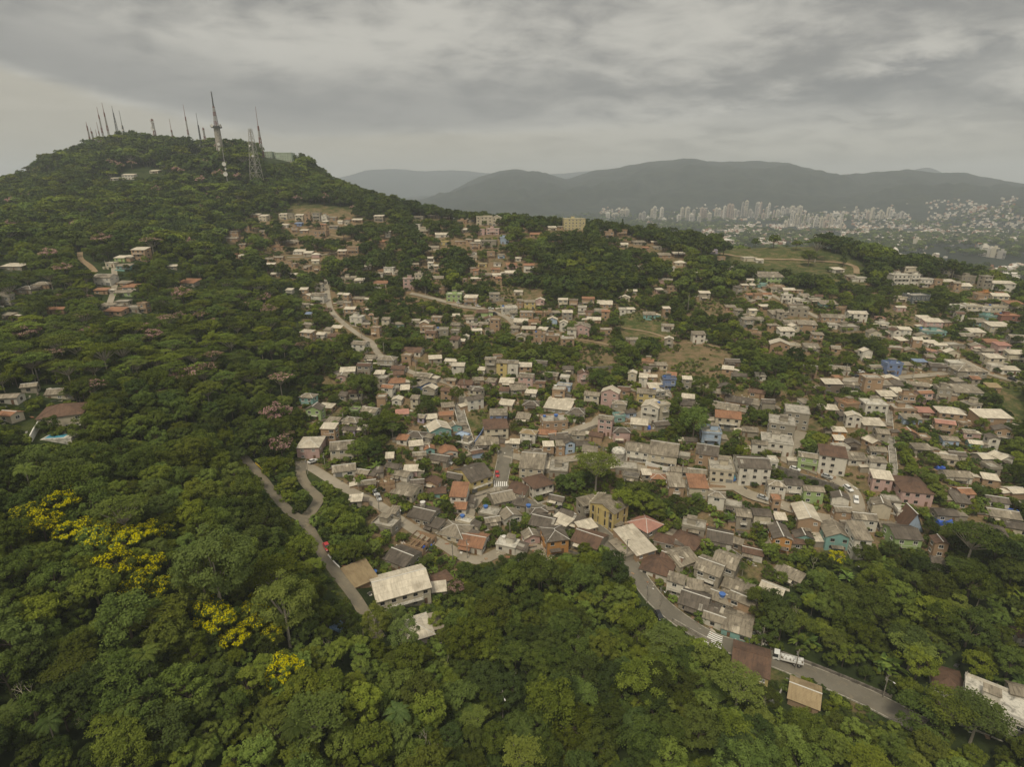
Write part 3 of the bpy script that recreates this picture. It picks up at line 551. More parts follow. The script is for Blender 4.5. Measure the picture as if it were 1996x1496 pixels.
# ---------------------------------------------------------------- houses: photo pixel of the foot of the front wall, its width in pixels, storeys, roof shape, roof and wall colour, turn
HOUSES = """
496 424 20 1 S w k|512 431 18 2 S w c -15|482 451 11 2 F w k|456 462 20 2 S g k|450 470 28 1 G g k|513 462 14 2 G g k|552 428 18 2 S w c|567 427 12 2 F g n|583 430 18 2 S w c|600 434 12 3 F g k
617 432 17 3 F g n|632 432 12 2 F w w|647 430 18 1 G g k|663 437 10 1 G w w|676 439 10 1 G g c|696 434 23 1 S w k|738 432 20 2 S w n|552 444 18 1 S w w|581 441 15 1 S b b|575 454 16 2 F g k|592 455 17 1 S w k|620 463 36 2 F g k|650 447 18 1 S g n
570 478 27 1 G g k|541 488 21 1 F t k|519 490 14 1 F g y|472 483 14 1 G g k|459 501 14 1 S t k|472 504 16 1 S w w|582 497 24 1 S w w|600 500 18 1 S w n|524 511 17 1 G g k|543 508 18 1 G g k|615 503 16 1 H w p|615 515 15 1 G w c|667 502 18 2 S w k|688 495 24 2 F g k
528 528 18 2 S w k|565 521 23 1 F g k|537 540 18 1 G w k|571 541 20 1 G w w|617 530 18 1 F g k|621 568 16 2 G g w -12|636 555 7 1 F g w|619 590 28 2 G g w -8|595 601 16 1 G g c|663 581 11 1 S w c|674 537 20 1 F g k|680 549 30 1 F g c|700 553 20 1 S w w
714 526 20 1 G w w|758 536 21 2 F w w|775 536 13 1 S g c|742 477 20 1 S t k|756 463 11 2 S w w|741 560 30 1 S t c|698 590 22 1 S g k|666 598 18 1 F g n|682 618 22 2 S w k|694 634 26 2 F w w|724 622 11 1 H t k|714 641 15 1 G g k|732 639 10 2 F g k|601 620 12 1 S b w|599 640 22 1 G g n
638 651 14 1 S g c|655 646 22 1 S w y -10|597 664 26 2 S w k|623 660 20 1 S w w|563 572 14 1 S w w|699 688 30 2 G g w -15
814 449 12 2 F w w|828 456 20 2 F w c|815 427 20 1 F g n|846 426 26 1 G g k|870 428 14 1 S w k|890 427 16 1 H g w|901 436 20 1 F g k|917 433 17 1 S g n|944 439 33 3 F w c 0 14 =school|968 441 20 3 E w c 0 12 =school|908 453 15 1 H w w|938 459 14 2 F w p|960 458 27 2 F w p|862 463 28 1 G w w|866 478 20 1 F g y|843 489 26 1 G g c
899 477 26 1 F g k|926 487 20 2 G g k|952 482 32 2 F g n|984 476 17 2 F w i|977 504 14 1 S g i|957 505 16 2 F g k|921 508 18 1 G g c|839 510 18 1 S w w|839 526 11 2 S w w|809 529 16 2 G g k|853 550 24 1 G g k|797 565 22 3 F g p|816 549 16 2 F g c|940 521 18 1 F g y|969 520 15 1 G g w|998 524 22 1 S t p|1031 531 22 2 S t w
966 532 18 1 S t k|996 539 24 1 G w n|968 543 18 1 G w k|925 550 15 1 G w k|905 552 10 1 F g k|864 572 18 1 F g k|885 589 32 2 F w g|917 595 27 2 S w k -6|964 588 21 2 G g n|1010 576 18 1 S w c|993 610 34 1 F w w 8|1033 604 23 2 S g y|1014 602 12 2 S g k|1052 600 18 2 E w p -10|1097 599 20 2 G w c|1146 598 25 2 S t k|1178 601 32 1 S w k -10|1171 615 26 1 G g m -8|940 617 24 1 S r g|1106 625 21 2 S w n
1083 617 18 1 S g n|1026 625 28 2 F g k|1050 618 15 1 F t k|1068 617 18 1 F g k|1014 636 30 1 S w c|1042 637 26 1 F t k|1076 639 20 2 E w i -8|1098 645 16 2 E w w -8|1132 655 34 2 E g p -14|1157 632 28 1 G w k -10|1181 652 24 1 F g k|1134 621 14 1 G g n|1030 650 28 1 S w k|1002 648 18 1 S g n|964 648 20 3 F g k|942 640 20 1 G g k|887 642 19 1 S g n|887 654 18 1 F g n|851 635 22 2 F g k|832 656 28 2 F g k|861 661 27 2 F g n|809 634 20 1 F g c|779 641 18 1 S g m|908 665 12 1 E w w|898 674 16 1 S w k|1051 669 24 2 F g k|1077 664 28 1 F g k|1106 679 28 2 F g k|801 695 40 1 G r w -8
1120 448 45 4 F w f 4 12 =school|1163 448 36 1 F g k|1077 449 18 1 S w c|1092 448 12 1 S g k|1023 452 14 1 F g k|1044 463 24 1 S t k|1188 464 18 2 F g k|1213 460 20 2 F t k|1230 458 11 1 F g w|1216 482 17 1 G w w|1247 478 27 1 S g n|1276 477 14 1 G w k|1285 487 24 1 F g n|1259 489 14 1 S t k|1296 503 26 1 S g k|1324 501 26 1 S w k|1327 519 23 1 H w c|1246 527 22 1 S g n|1311 529 9 1 F w w|1359 547 10 2 S w n|1288 553 12 1 G g p|1286 572 15 1 S w p|1311 574 18 2 F g k|1232 575 20 1 G w n
1218 588 20 1 E w c -10|1373 586 22 2 S w n|1214 612 15 1 F w w|1230 611 17 1 S w w|1266 622 25 1 S g m|1299 617 15 2 S w k|1301 644 24 1 G g w|1362 669 26 2 S g w|1303 678 17 2 E w n|1232 671 24 1 G g n|1361 495 14 1 F g c|1392 495 14 1 F g l|1407 509 14 1 F g k|1462 510 27 1 F w c|1481 513 15 1 S w w|1423 529 12 1 F w w|1502 554 52 2 S g g -6 16 =warehouse|1512 567 34 1 F w k -8|1488 562 13 1 F w m -8|1462 553 14 1 G w c|1538 573 24 1 G w k|1464 582 18 1 S t c|1477 590 16 2 F t k|1494 582 20 1 G t w|1533 591 20 2 F w w -10|1556 592 23 1 F w w -8
1568 584 20 1 G g w|1588 593 22 1 G g n|1556 618 34 2 F g n -20|1424 607 20 1 S g k|1440 613 17 1 S g n|1492 605 20 1 S w k|1520 621 34 1 S g n|1458 638 26 2 G g n|1505 643 20 1 G g k|1533 662 30 2 S w w|1543 638 30 1 G g c|1572 650 36 2 S g k|1518 690 36 2 E w k -18|1592 670 22 2 S g k|1582 687 28 1 S g n
1616 601 34 1 S g m -8|1644 610 20 1 F g k|1622 636 44 2 G g k -12|1671 628 36 2 G w w -8|1660 546 20 1 S g k|1679 550 18 1 F w w|1636 532 23 1 S w w|1756 608 20 1 G w p|1793 592 42 2 F g s|1757 589 22 1 F g c|1755 558 34 3 F w w|1781 558 18 3 F w w|1804 560 26 2 F w w|1776 537 30 2 F w c|1850 556 28 1 S w k|1847 541 20 2 S g c|1878 564 32 1 G w n|1886 553 30 2 F g n|1897 544 26 1 F w c|1921 567 20 4 F g n|1953 572 40 3 S w w -15|1922 578 20 1 F t o|1948 591 30 2 G w c -12|1913 591 22 2 F g k
1866 613 28 2 F w w -6|1896 613 30 2 F w c -6|1920 616 16 2 F w w -6|1943 615 28 2 F g c -6|1977 607 30 2 S t c -10|1968 632 38 2 F t r -8|1914 637 32 1 S g m|1934 626 26 1 F w m|1948 653 40 2 S w c -8|1905 657 30 1 S w c|1886 664 28 1 G g n|1818 644 34 2 S w p|1820 656 44 1 F g m|1803 629 24 1 S w w|1843 637 22 1 S g k|1721 640 20 1 F w w|1743 649 22 1 S g m -10|1762 660 22 2 S w w|1741 659 20 1 S w p|1655 646 36 1 F g n|1799 664 26 1 E g c -14|1817 678 22 1 S w w|1790 675 24 1 G w w -14|1833 682 24 1 G w w
1856 697 26 1 E w c -12|1860 682 28 1 F g n|1906 684 26 1 E g p -14|1936 677 28 1 S t k|1954 692 26 2 S p p|1925 694 24 1 G g n|1982 675 30 2 G g n -15|1980 709 32 2 S w c|1938 717 32 2 S w c -6|1941 725 22 1 F w w|1968 731 34 1 S w w -12|1744 688 30 1 F g k|1776 693 24 1 E g k -10|1683 698 24 1 E g n -10|1741 731 32 2 F b b|1766 722 24 1 S g n|1793 715 24 1 S b n|1830 725 32 1 G d u -15|1864 719 28 1 F w w|1709 726 26 1 G g w|1636 731 36 1 G g w -18|1892 743 58 2 H g n -6|1867 754 20 1 S g n|1888 776 56 1 S g w -6|1937 766 24 1 S y k
1622 768 36 2 S w u -4|1633 748 16 1 F t k|1662 761 34 1 G g w -12|1699 770 36 3 F g k -6|1735 750 30 1 E w k -22|1731 783 32 1 S w n -6|1788 762 36 1 G g n -22|1706 811 44 2 F w w -8|1703 840 42 1 S w n -8|1768 794 26 2 F g k -8|1763 810 44 1 F g k -8|1803 815 30 1 S p k -8|1778 828 36 1 S g i -8|1614 809 36 1 S w k -12|1662 834 28 2 E w w -14|1641 822 12 1 S d d|1635 853 26 1 S w o -10|1636 870 20 1 S w o -10|1662 878 26 1 E d u -14|1711 892 30 1 G g n -12|1708 926 30 2 S g w -12|1671 909 36 1 S g w -10|1618 927 48 3 S r w -20|1574 917 38 2 G g g -22
1852 828 44 2 H w k -18|1868 815 22 1 F g n|1838 848 32 2 G p k -22|1771 858 30 1 E t u -15|1801 867 18 1 F g k -10|1852 871 30 1 G g i -10|1900 877 22 1 G w m -18|1843 906 36 1 G g c -20|1866 900 28 1 G d c -14|1798 889 34 1 S g n -8|1868 942 50 1 G g w -8|1937 837 64 2 S w k -4 8|1784 986 58 2 H r p -12 13|1738 990 30 1 F g n -10|1714 1012 32 2 E g c -22|1634 998 30 2 E d w -20|1929 947 26 1 S w k -22
1779 1038 40 2 A r i -8 7|1766 1076 52 2 G d g -8 9|1729 1041 28 1 G g n -12|1757 1013 18 1 F w w -14|1684 1038 42 2 G g w -12|1675 1092 32 3 S g w -10 9|1631 1074 48 2 E g m -12 9|1641 1023 32 2 G g k -8|1846 1019 42 1 G d n -6|1829 1088 24 2 E r k -14|1832 1114 30 1 G d w -24|1944 991 36 1 G d w -20|1958 1021 52 1 G g n -18|1982 1043 40 1 G d c -24|1930 1056 56 1 G d k -12
598 793 30 2 H g m -10|612 818 32 2 E d g -6|634 803 30 1 S w k -12|647 833 26 1 S g k -10|680 833 36 1 H g n -16|642 870 30 3 S w k -4|602 895 46 2 H w p 4 11|668 900 46 2 G g c 12 9|672 930 44 1 G g w 16|680 850 28 1 G d l -8|704 850 22 1 S w n -8|716 813 34 1 G g w -18|690 812 18 1 F d g -10|785 818 26 1 S p w 12|808 798 16 2 S g c -8|874 803 26 1 S g k 12|870 820 32 1 F t k 8|842 826 22 1 S w c 10|820 825 14 1 G g l -12|860 858 42 2 E w m 20 9|888 842 26 1 E g m 20|897 858 20 1 F b b -35
806 860 40 1 H d n -14|783 868 22 1 S t w -10|812 878 28 1 S w w 14|838 886 20 1 E t m 14|818 898 26 1 G g k 10|876 891 34 1 E t w 22|902 873 28 1 F w n -25|932 894 22 1 G r i 25|853 906 38 1 G d n -18|800 928 28 1 S w p 2|760 905 16 1 S w k 8|778 936 36 1 G g w -22|763 922 28 1 G d n -20|705 935 26 1 G g k -14|734 933 28 1 S d n 12
752 720 36 2 H g n -10|709 732 28 2 G r n -8|678 734 30 1 S w w 10|739 739 20 1 S w n|775 729 28 1 G r n -6|774 757 34 1 S t w 10|822 743 36 1 G g n -20|836 761 32 1 E g b 22|849 709 26 1 S w n 10|878 713 24 1 G w w -10|893 732 26 2 S w w -4|905 758 30 1 S r p -14|879 751 18 1 G g k -12
956 729 22 3 G g n -6|978 736 22 3 S g y -6|999 736 22 3 G g w -8|1023 734 27 2 S w k -4|1053 718 26 1 G d n -12|938 731 14 1 S w w|933 752 22 1 S g k 10|987 756 30 1 S w k -8|1024 755 30 2 G g p -14|1012 769 34 1 S g n 10|1034 777 22 1 S w w -14|1070 742 34 1 G g n -18|1098 763 28 1 F g i -18|1100 747 18 1 F w w -14|1088 781 26 2 F g k -12|1138 748 22 2 E r p 6|925 779 26 2 G d c -22|928 799 32 2 G d w 26|982 772 20 1 S r w -10|1034 801 34 1 H d k -10
1085 807 54 1 S w n -18 12|1122 816 36 1 H d c -14|1083 842 52 2 F g k 8 9|1018 827 28 1 S g c -14|972 831 36 2 S g b 2|968 857 50 2 S r c 8 9|950 876 48 1 S g c 6|1003 876 20 1 S w n -4|1028 867 32 2 H y w -18|1065 858 36 1 G t w -12|1092 863 40 1 G d k 14|1127 859 26 1 G g n -6|1136 878 30 1 G d g 8|1111 885 20 2 E d i 10|1092 890 18 2 S g k|1069 891 22 2 S w k 2|1049 894 32 1 H d n -6|1178 850 28 3 G g p -20|1211 864 34 2 H d p -6|1160 862 26 1 G r k -22
1152 791 30 2 G g c -18|1187 796 34 3 E w p -20|1206 808 28 2 H g n -14|1230 815 22 1 S d i 14|1208 824 22 1 F g m 6|1258 788 36 2 G g y -14|1264 826 32 3 E w w -26 9|1294 822 22 3 F g c 20|1286 784 24 2 F w n 20|1240 902 48 2 G g w -20 9|1148 902 30 2 S g n -12|1150 917 28 2 S w n -12|1176 909 28 1 G d n -20
1304 761 26 2 F d b -4|1338 760 18 2 S w n -10|1261 728 14 1 G d w -14|1289 722 24 1 S g c -4|1271 745 18 1 G w k -10|1417 730 20 1 S w k -24|1428 716 28 1 G d u -8|1440 744 28 1 G d g -16|1414 767 32 1 E d k -18|1374 757 26 1 G r c -14|1474 775 28 1 G r k -25|1340 787 24 1 S w n -18|1341 801 30 1 S d n -12|1411 807 44 1 G g w -30 9|1437 793 46 1 G d k -28 9|1417 837 48 2 G t c -16 10|1385 868 38 2 F g i -10 9|1375 910 40 2 G d k -22 11|1405 942 46 2 F g c -14 13
1468 947 62 3 G d w -7 11|1505 926 16 2 F w w -7|1462 853 30 1 S g n -14|1520 862 46 3 F g n -22 11 =apartment_building|1550 838 42 3 F g n -22 11 =apartment_building|1512 888 56 2 F g w -20 10 =apartment_building|1478 890 28 2 G g w -16|1292 839 30 1 G d n 14|1245 839 34 1 S w n -14|1290 910 54 2 G g c -20 15|1328 901 30 1 F g n -18|1346 871 24 1 G d k -8|1283 945 30 1 H t k -6|1260 937 18 1 S w n -4|1325 931 36 1 G g w -8|1358 935 36 1 G g n -14|1220 926 44 1 F g n -10|1228 943 30 1 F d n -20
940 957 44 2 G d y 36 14|1035 937 50 2 G g c -10 18 =warehouse|1088 931 38 1 F g n -8 12|1005 972 36 1 G r c -28 9|1060 970 42 2 H r w 28 10|1082 987 28 1 G d w -24|985 990 44 1 G g n 22 9|1000 1022 36 1 E g w 26|950 1016 38 1 F g n -18|962 1030 30 1 G g n 16|1051 1012 34 1 H d n 12|1010 997 28 1 S d n -20|1052 1040 46 1 G d n -22 9|1088 1032 30 1 S w n -42|1038 1062 32 1 E g p 16|1087 1080 46 2 H d o 12 9|1137 1076 50 1 G r n -32 10|1148 1043 36 1 S w k 24|1118 1032 34 1 S d n -30|1097 1020 26 1 S d n -30|1152 1006 38 2 S g n 24
1209 1026 36 2 G g y 44 11 =church|1276 1043 40 1 H p n 38 9|1259 1091 46 1 S w k 25 14|1292 1070 36 1 H r n -24|893 990 34 2 S t w -4 9|896 1003 26 1 S t w -4|782 973 48 1 G g c -20 9|748 959 48 1 N k k 14 9 =unfinished_house|716 956 34 1 G g k 14|814 953 26 1 G d k 8|838 951 32 1 E r k -20|852 971 36 1 G r m 8|882 941 32 1 G d n -20|693 989 26 1 S w n 6|745 1037 46 1 F g n -20|764 1012 16 1 S g n -16|815 1020 50 1 G d n -22 9|842 1037 30 1 S d n -26|876 1054 56 1 H g c -22 9|902 1031 30 1 F w c -24|916 1078 50 1 G t w -16 9
805 1075 46 1 N k k -24 9 =unfinished_house|768 1107 50 1 G d n -30 9|712 1147 46 1 S y k 38 9|790 1184 104 2 G w c 24 12|862 1150 44 1 H r n 34|857 1167 28 1 S w n 10|818 1257 60 1 H w n 24 9|985 1079 40 1 F w w -20|1317 973 30 2 S g k -6 9|1360 975 38 2 S t c -7 9|1394 994 30 2 H g w -20|1427 1001 28 1 F g n -24|1447 1033 28 2 S g n -14|1483 1031 34 2 G d c -8|1511 1001 16 2 F t k -8|1521 1026 22 1 S w k -10|1522 1077 36 2 E d o -10 9|1574 1041 42 2 E w k -12 11|1566 1063 36 1 E d m -10|1512 973 32 2 H g w -16|1545 971 34 2 G d w -10|1583 983 38 2 G g g -10
1553 1073 28 1 S r n -6|1400 1070 46 1 G d w -22 9|1350 1043 42 1 F g n -22|1327 1074 44 1 H r k -38 9|1465 1094 36 1 G r w -24|1433 1073 20 1 G g u -30|1530 1137 38 1 S g n -46 5|1500 1166 34 1 G w n -40|1275 1127 56 1 H r w -28 10|1305 1104 36 1 G r n -34|1342 1112 46 1 G g c 28 10|1374 1142 42 2 G g n -36 9|1406 1130 38 2 G g n -36 9|1313 1162 30 2 S g w -28|1352 1162 30 1 S g k -20|1432 1165 46 1 G g n -36|1440 1202 40 2 G g k -38|1402 1187 40 1 G g n -34|1347 1197 48 1 G d n -30 9|1372 1204 42 1 G d n -32|1388 1224 36 1 G g w -30|1432 1247 50 1 G g m -28 10|1460 1326 66 1 G r y -24 11|1563 1387 50 1 G y k -30 8|1848 1364 50 1 H r w -26 9|1932 1425 84 2 F w w -38 10|1985 1392 40 2 G g n -24|1992 1260 22 1 G r w -10
272 508 30 3 S w k -4|233 510 24 1 S w g|251 508 16 1 S w w|215 521 20 1 F w c|241 525 28 1 S g m|200 556 36 2 G g w|197 574 26 1 S t k|238 558 28 1 S g k|240 578 34 1 G g g|252 567 28 1 S t w|211 603 28 1 G g w|238 597 26 1 F g n|255 609 36 1 F g n -5|279 610 18 2 F g k -5|220 615 38 1 S t k|363 557 36 1 S t n|336 525 17 1 S w n|109 613 32 1 G t k|80 564 32 1 H g k 10|48 573 30 1 H d n|10 596 24 2 F w n|14 623 24 1 S g k|22 526 45 1 S w n|117 778 50 1 G g c 14|58 767 24 1 G g n 24|16 788 36 1 G g w 10|10 822 34 1 G t c -12|122 836 72 2 H r c 24 12|250 350 24 2 S w w|218 352 22 1 S w w|300 338 18 1 S w c
552 310 36 4 F w q 0 16 =broadcast_building|518 306 26 3 F w q 0 14 =broadcast_building|372 292 36 2 F w n 0 12 =broadcast_building
"""
rnd = random.Random(7)
HL = []
for ln in HOUSES.strip().replace('\n', '|').split('|'):
    q = ln.split(); kind = 'house'
    if q[-1].startswith('='): kind = q.pop()[1:]
    px, py, wp, st = float(q[0]), float(q[1]), float(q[2]), int(q[3])
    yaw = float(q[7]) if len(q) > 7 else (rnd.uniform(-9, 9) if py < 640 else rnd.uniform(-14, 4))
    P = ground(px, py); d = project(P)[2]
    yr = math.radians(yaw); Wd = wp*d/F_PX/max(0.55, math.cos(yr))*0.92
    D = float(q[8]) if len(q) > 8 else min(max(Wd*rnd.uniform(0.62, 0.82), 4.0), 9.0)
    HL.append(dict(px=px, py=py, wp=wp, st=st, rt=q[4], rc=q[5], wc=q[6], yaw=yr, W=Wd, D=D, P=P, d=float(d), kind=kind, seed=len(HL)))
# ---------------------------------------------------------------- window, door and other shared pieces (facing -y, centred)
WIN = {}
def window_parts(key):
    if key in WIN: return WIN[key]
    wd, hh, fr, pane = {'a': (1.45, 1.25, 'frame_white', 'glass'), 'b': (1.3, 1.2, 'frame_dark', 'glass'), 'c': (2.0, 1.25, 'frame_white', 'glass'), 'e': (1.3, 1.1, 'frame_white', 'shutter'), 't': (0.9, 2.6, 'frame_dark', 'glass')}[key]
    f = MB(); e = 0.09
    f.box(-wd/2, wd/2, -.07, 0, -hh/2, -hh/2+e, fr); f.box(-wd/2, wd/2, -.07, 0, hh/2-e, hh/2, fr); f.box(-wd/2, -wd/2+e, -.066, 0, -hh/2+e, hh/2-e, fr); f.box(wd/2-e, wd/2, -.066, 0, -hh/2+e, hh/2-e, fr); f.box(-.03, .03, -.06, 0, -hh/2+e, hh/2-e, fr)
    f.box(-wd/2-.1, wd/2+.1, -.16, 0, -hh/2-.1, -hh/2-.003, 'mortar')
    p = MB(); p.box(-wd/2+e, wd/2-e, -.03, 0, -hh/2+e, hh/2-e, pane)
    WIN[key] = (f, p, f.mesh('window'), p.mesh('pane')); return WIN[key]
dm = MB(); dm.box(-.45, .45, -.06, 0, 0, 2.05, 'door_wood'); dk = MB(); dk.box(.3, .36, -.12, -.06, .95, 1.05, 'galv')
gm = MB(); gm.box(-1.3, 1.3, -.05, 0, 0, 2.2, 'shutter'); DOOR = (dm, dm.mesh('door')); HANDLE = (dk, dk.mesh('handle')); GATE = (gm, gm.mesh('garage_door'))
def house_pieces(h):
    """list of (name, MB, shared mesh or None, location, rotation, children) in the house's own frame: front wall on y = 0, base z = 0"""
    g = random.Random(1000+h['seed']); W, D, st, rt, rc, wc = h['W'], h['D'], h['st'], h['rt'], h['rc'], 'wall_'+h['wc']
    sh = 2.75 if h['kind'] != 'church' else 3.6; Hh = sh*st+0.15; x0, x1 = -W/2, W/2; out = []
    wl = MB(); rf = MB(); rm = 'roof_'+(rc if rc in ROOFS else 'g'); ov = 0.36; th = 0.11; kids = []
    rise = 0
    def uvs(pts, o, ud, vd): return [((Vector(p)-Vector(o)).dot(ud), (Vector(p)-Vector(o)).dot(vd)) for p in pts]
    def sheet(pts, down):
        vd = Vector(down).normalized(); n = (Vector(pts[1])-Vector(pts[0])).cross(Vector(pts[2])-Vector(pts[0])).normalized(); ud = n.cross(vd)
        rf.slab(pts, th, rm, uvs(pts, pts[0], ud, vd))
    fz = -5.0
    if rt in 'GHSEF' or rt == 'N':
        wl.box(x0, x1, 0, D, 0.0, Hh, wc, 'tb')
    if rt == 'G':
        rise = max(0.7, D*0.5*g.uniform(0.30, 0.42)); s = rise/(D/2); m_ = D/2; e = ov*s
        for x, o in ((x0, -1), (x1, 1)): p = [(x, 0, Hh), (x, D, Hh), (x, m_, Hh+rise)]; wl.face(p if o > 0 else p[::-1], wc)
        z = Hh+0.05
        sheet([(x0-ov, -ov, z-e), (x1+ov, -ov, z-e), (x1+ov, m_-.004, z+rise), (x0-ov, m_-.004, z+rise)], (0, -1, -s)); sheet([(x1+ov, D+ov, z-e), (x0-ov, D+ov, z-e), (x0-ov, m_+.004, z+rise), (x1+ov, m_+.004, z+rise)], (0, 1, -s))
        rc_ = MB(); rc_.box(x0-ov-.02, x1+ov+.02, m_-.16, m_+.16, z+rise-.05, z+rise+.07, 'mortar' if g.random() < .5 else rm); kids.append(('ridge_cap', rc_, None, (0, 0, 0), 0, []))
    elif rt in 'EA':
        if rt == 'A':
            rise = Hh*1.05+1.2; Hw = 0.6; wl.face([(x0, 0, 0), (x1, 0, 0), (x1, 0, Hw), (0, 0, Hw+rise), (x0, 0, Hw)], wc); wl.face([(x1, D, 0), (x0, D, 0), (x0, D, Hw), (0, D, Hw+rise), (x1, D, Hw)], wc); wl.face([(x0, D, 0), (x0, 0, 0), (x0, 0, Hw), (x0, D, Hw)], wc); wl.face([(x1, 0, 0), (x1, D, 0), (x1, D, Hw), (x1, 0, Hw)], wc); z = Hw+.05
        else:
            rise = max(0.8, W*0.5*g.uniform(0.34, 0.48)); z = Hh+.05
            wl.face([(x0, 0, Hh), (x1, 0, Hh), (0, 0, Hh+rise)], wc); wl.face([(x1, D, Hh), (x0, D, Hh), (0, D, Hh+rise)], wc)
        s = rise/(W/2); e = ov*s
        sheet([(x0-ov, D+ov, z-e), (x0-ov, -ov, z-e), (-.004, -ov, z+rise), (-.004, D+ov, z+rise)], (-1, 0, -s)); sheet([(x1+ov, -ov, z-e), (x1+ov, D+ov, z-e), (.004, D+ov, z+rise), (.004, -ov, z+rise)], (1, 0, -s))
        rc_ = MB(); rc_.box(-.16, .16, -ov-.02, D+ov+.02, z+rise-.05, z+rise+.07, 'mortar' if g.random() < .6 else rm); kids.append(('ridge_cap', rc_, None, (0, 0, 0), 0, []))
    elif rt == 'H':
        a = min(W, D)/2; rise = a*g.uniform(0.36, 0.46); s = rise/a; z = Hh+.04; e = ov*s
        if W >= D: r0, r1 = (x0+a, D/2), (x1-a, D/2)
        else: r0, r1 = (0, a), (0, D-a)
        A, B, Cc, Dd = (x0-ov, -ov, z-e), (x1+ov, -ov, z-e), (x1+ov, D+ov, z-e), (x0-ov, D+ov, z-e); R0, R1 = (*r0, z+rise), (*r1, z+rise)
        if W >= D: fs = [([A, B, R1, R0], (0, -1, -s)), ([B, Cc, R1], (1, 0, -s)), ([Cc, Dd, R0, R1], (0, 1, -s)), ([Dd, A, R0], (-1, 0, -s))]
        else: fs = [([A, B, R0], (0, -1, -s)), ([B, Cc, R1, R0], (1, 0, -s)), ([Cc, Dd, R1], (0, 1, -s)), ([Dd, A, R0, R1], (-1, 0, -s))]
        for p, dn in fs:
            if len(p) == 4 and (Vector(p[2])-Vector(p[3])).length < .05: p = p[:3]
            vd = Vector(dn).normalized(); n = (Vector(p[1])-Vector(p[0])).cross(Vector(p[2])-Vector(p[0])).normalized(); rf.face(p, rm, uvs(p, p[0], n.cross(vd), vd))
        rf.box(x0-ov, x1+ov, -ov, D+ov, z-e-.14, z-e-.01, 'mortar' if g.random() < .4 else 'frame_dark', 't')
        rc_ = MB()
        for a_, b_ in ((A, R0), (B, R1 if W >= D else R0), (Cc, R1), (Dd, R0 if W >= D else R1)) + (((R0, R1),) if (Vector(R0)-Vector(R1)).length > .2 else ()): rc_.tube(a_, b_, .1, .1, 5, 'mortar' if rc != 'r' else rm)
        kids.append(('ridge_cap', rc_, None, (0, 0, 0), 0, []))
    elif rt == 'S':
        rise = D*g.uniform(0.12, 0.2); s = rise/D; z = Hh+.04
        wl.face([(x1, 0, Hh), (x1, D, Hh), (x1, D, Hh+rise)], wc); wl.face([(x0, D, Hh), (x0, 0, Hh), (x0, D, Hh+rise)], wc); wl.face([(x1, D, Hh), (x0, D, Hh), (x0, D, Hh+rise), (x1, D, Hh+rise)], wc)
        sheet([(x0-ov*.8, -ov*1.3, z-ov*1.3*s), (x1+ov*.8, -ov*1.3, z-ov*1.3*s), (x1+ov*.8, D+ov*.6, z+rise+ov*.6*s), (x0-ov*.8, D+ov*.6, z+rise+ov*.6*s)], (0, -1, -s))
    elif rt == 'F':
        sm = {'w': 'slab_light', 't': 'wall_t', 'b': 'wall_i', 'd': 'stone_wall'}.get(rc, 'slab')
        rf.box(x0-.25, x1+.25, -.25, D+.25, Hh, Hh+.16, sm)
        pz = Hh+.16; ph = g.choice([0.25, 0.55, 0.8]); pa = MB()
        for b in ((x0-.2, x1+.2, -.2, -.04), (x0-.2, x1+.2, D+.04, D+.2), (x0-.2, x0-.04, -.04, D+.04), (x1+.04, x1+.2, -.04, D+.04)): pa.box(*b, pz+.002, pz+ph, wc)
        kids.append(('parapet', pa, None, (0, 0, 0), 0, []))
        if W > 6 and g.random() < .5:
            cl_ = MB(); xx = x0+W*g.uniform(.15, .5); yy = D*g.uniform(.3, .5); cl_.box(xx, xx+min(3.2, W*.4), yy, yy+min(3, D*.45), pz+.002, pz+2.2, wc); cl_.box(xx-.25, xx+min(3.2, W*.4)+.25, yy-.25, yy+min(3, D*.45)+.25, pz+2.2, pz+2.32, 'roof_g'); kids.append(('roof_room', cl_, None, (0, 0, 0), 0, []))
        if g.random() < .5:
            for cx_ in (x0+.1, x1-.1):
                for cy_ in (.1, D-.1): rb = MB(); rb.box(cx_-.09, cx_+.09, cy_-.09, cy_+.09, pz+.003, pz+g.uniform(.9, 1.5), 'concrete'); kids.append(('roof_column', rb, None, (0, 0, 0), 0, []))
    elif rt == 'N':
        it = MB()
        it.box(x0-.01, x1+.01, 0, .0+.15, Hh+.002, Hh+.05, wc)
        for k in range(1, 4): xx = x0+W*k/4; it.box(xx-.08, xx+.08, .16, D*.9, .01, Hh*g.uniform(.6, .97), wc)
        it.box(x0+.2, x1-.2, D*.5, D*.5+.15, .01, Hh*.8, wc); it.box(x0+.1, x1-.1, .1, D-.1, .004, .02, 'concrete')
        out.append(('inner_wall', it, None, (0, 0, 0), 0, []))
    if h['kind'] == 'church':
        for k in range(6):
            yy = .3+k*(D-.6)/5
            for sx in (x0-.32, x1+.003): bt = MB(); bt.box(sx, sx+.32, yy-.2, yy+.2, 0, Hh*.93, 'wall_y'); out.append(('buttress', bt, None, (0, 0, 0), 0, []))
        st_ = MB()
        for k in range(7):
            fx = abs(k-3)/3; zz = Hh+rise*(1-fx)+.1; xx = (k-3)/3*W/2; st_.box(xx-W/13, xx+W/13, D-.12, D+.25, Hh*.6, zz+.55, 'wall_c')
        out.append(('stepped_gable', st_, None, (0, 0, 0), 0, []))
    out.append(('wall', wl, None, (0, 0, 0), 0, []))
    if rt != 'N': out.append(('roof', rf, None, (0, 0, 0), 0, kids))
    fd = MB(); fd.box(x0-.06, x1+.06, -.06, D+.06, fz, .0-.002, 'concrete' if h['wc'] != 'k' or g.random() < .5 else 'wall_k'); out.append(('foundation', fd, None, (0, 0, 0), 0, []))
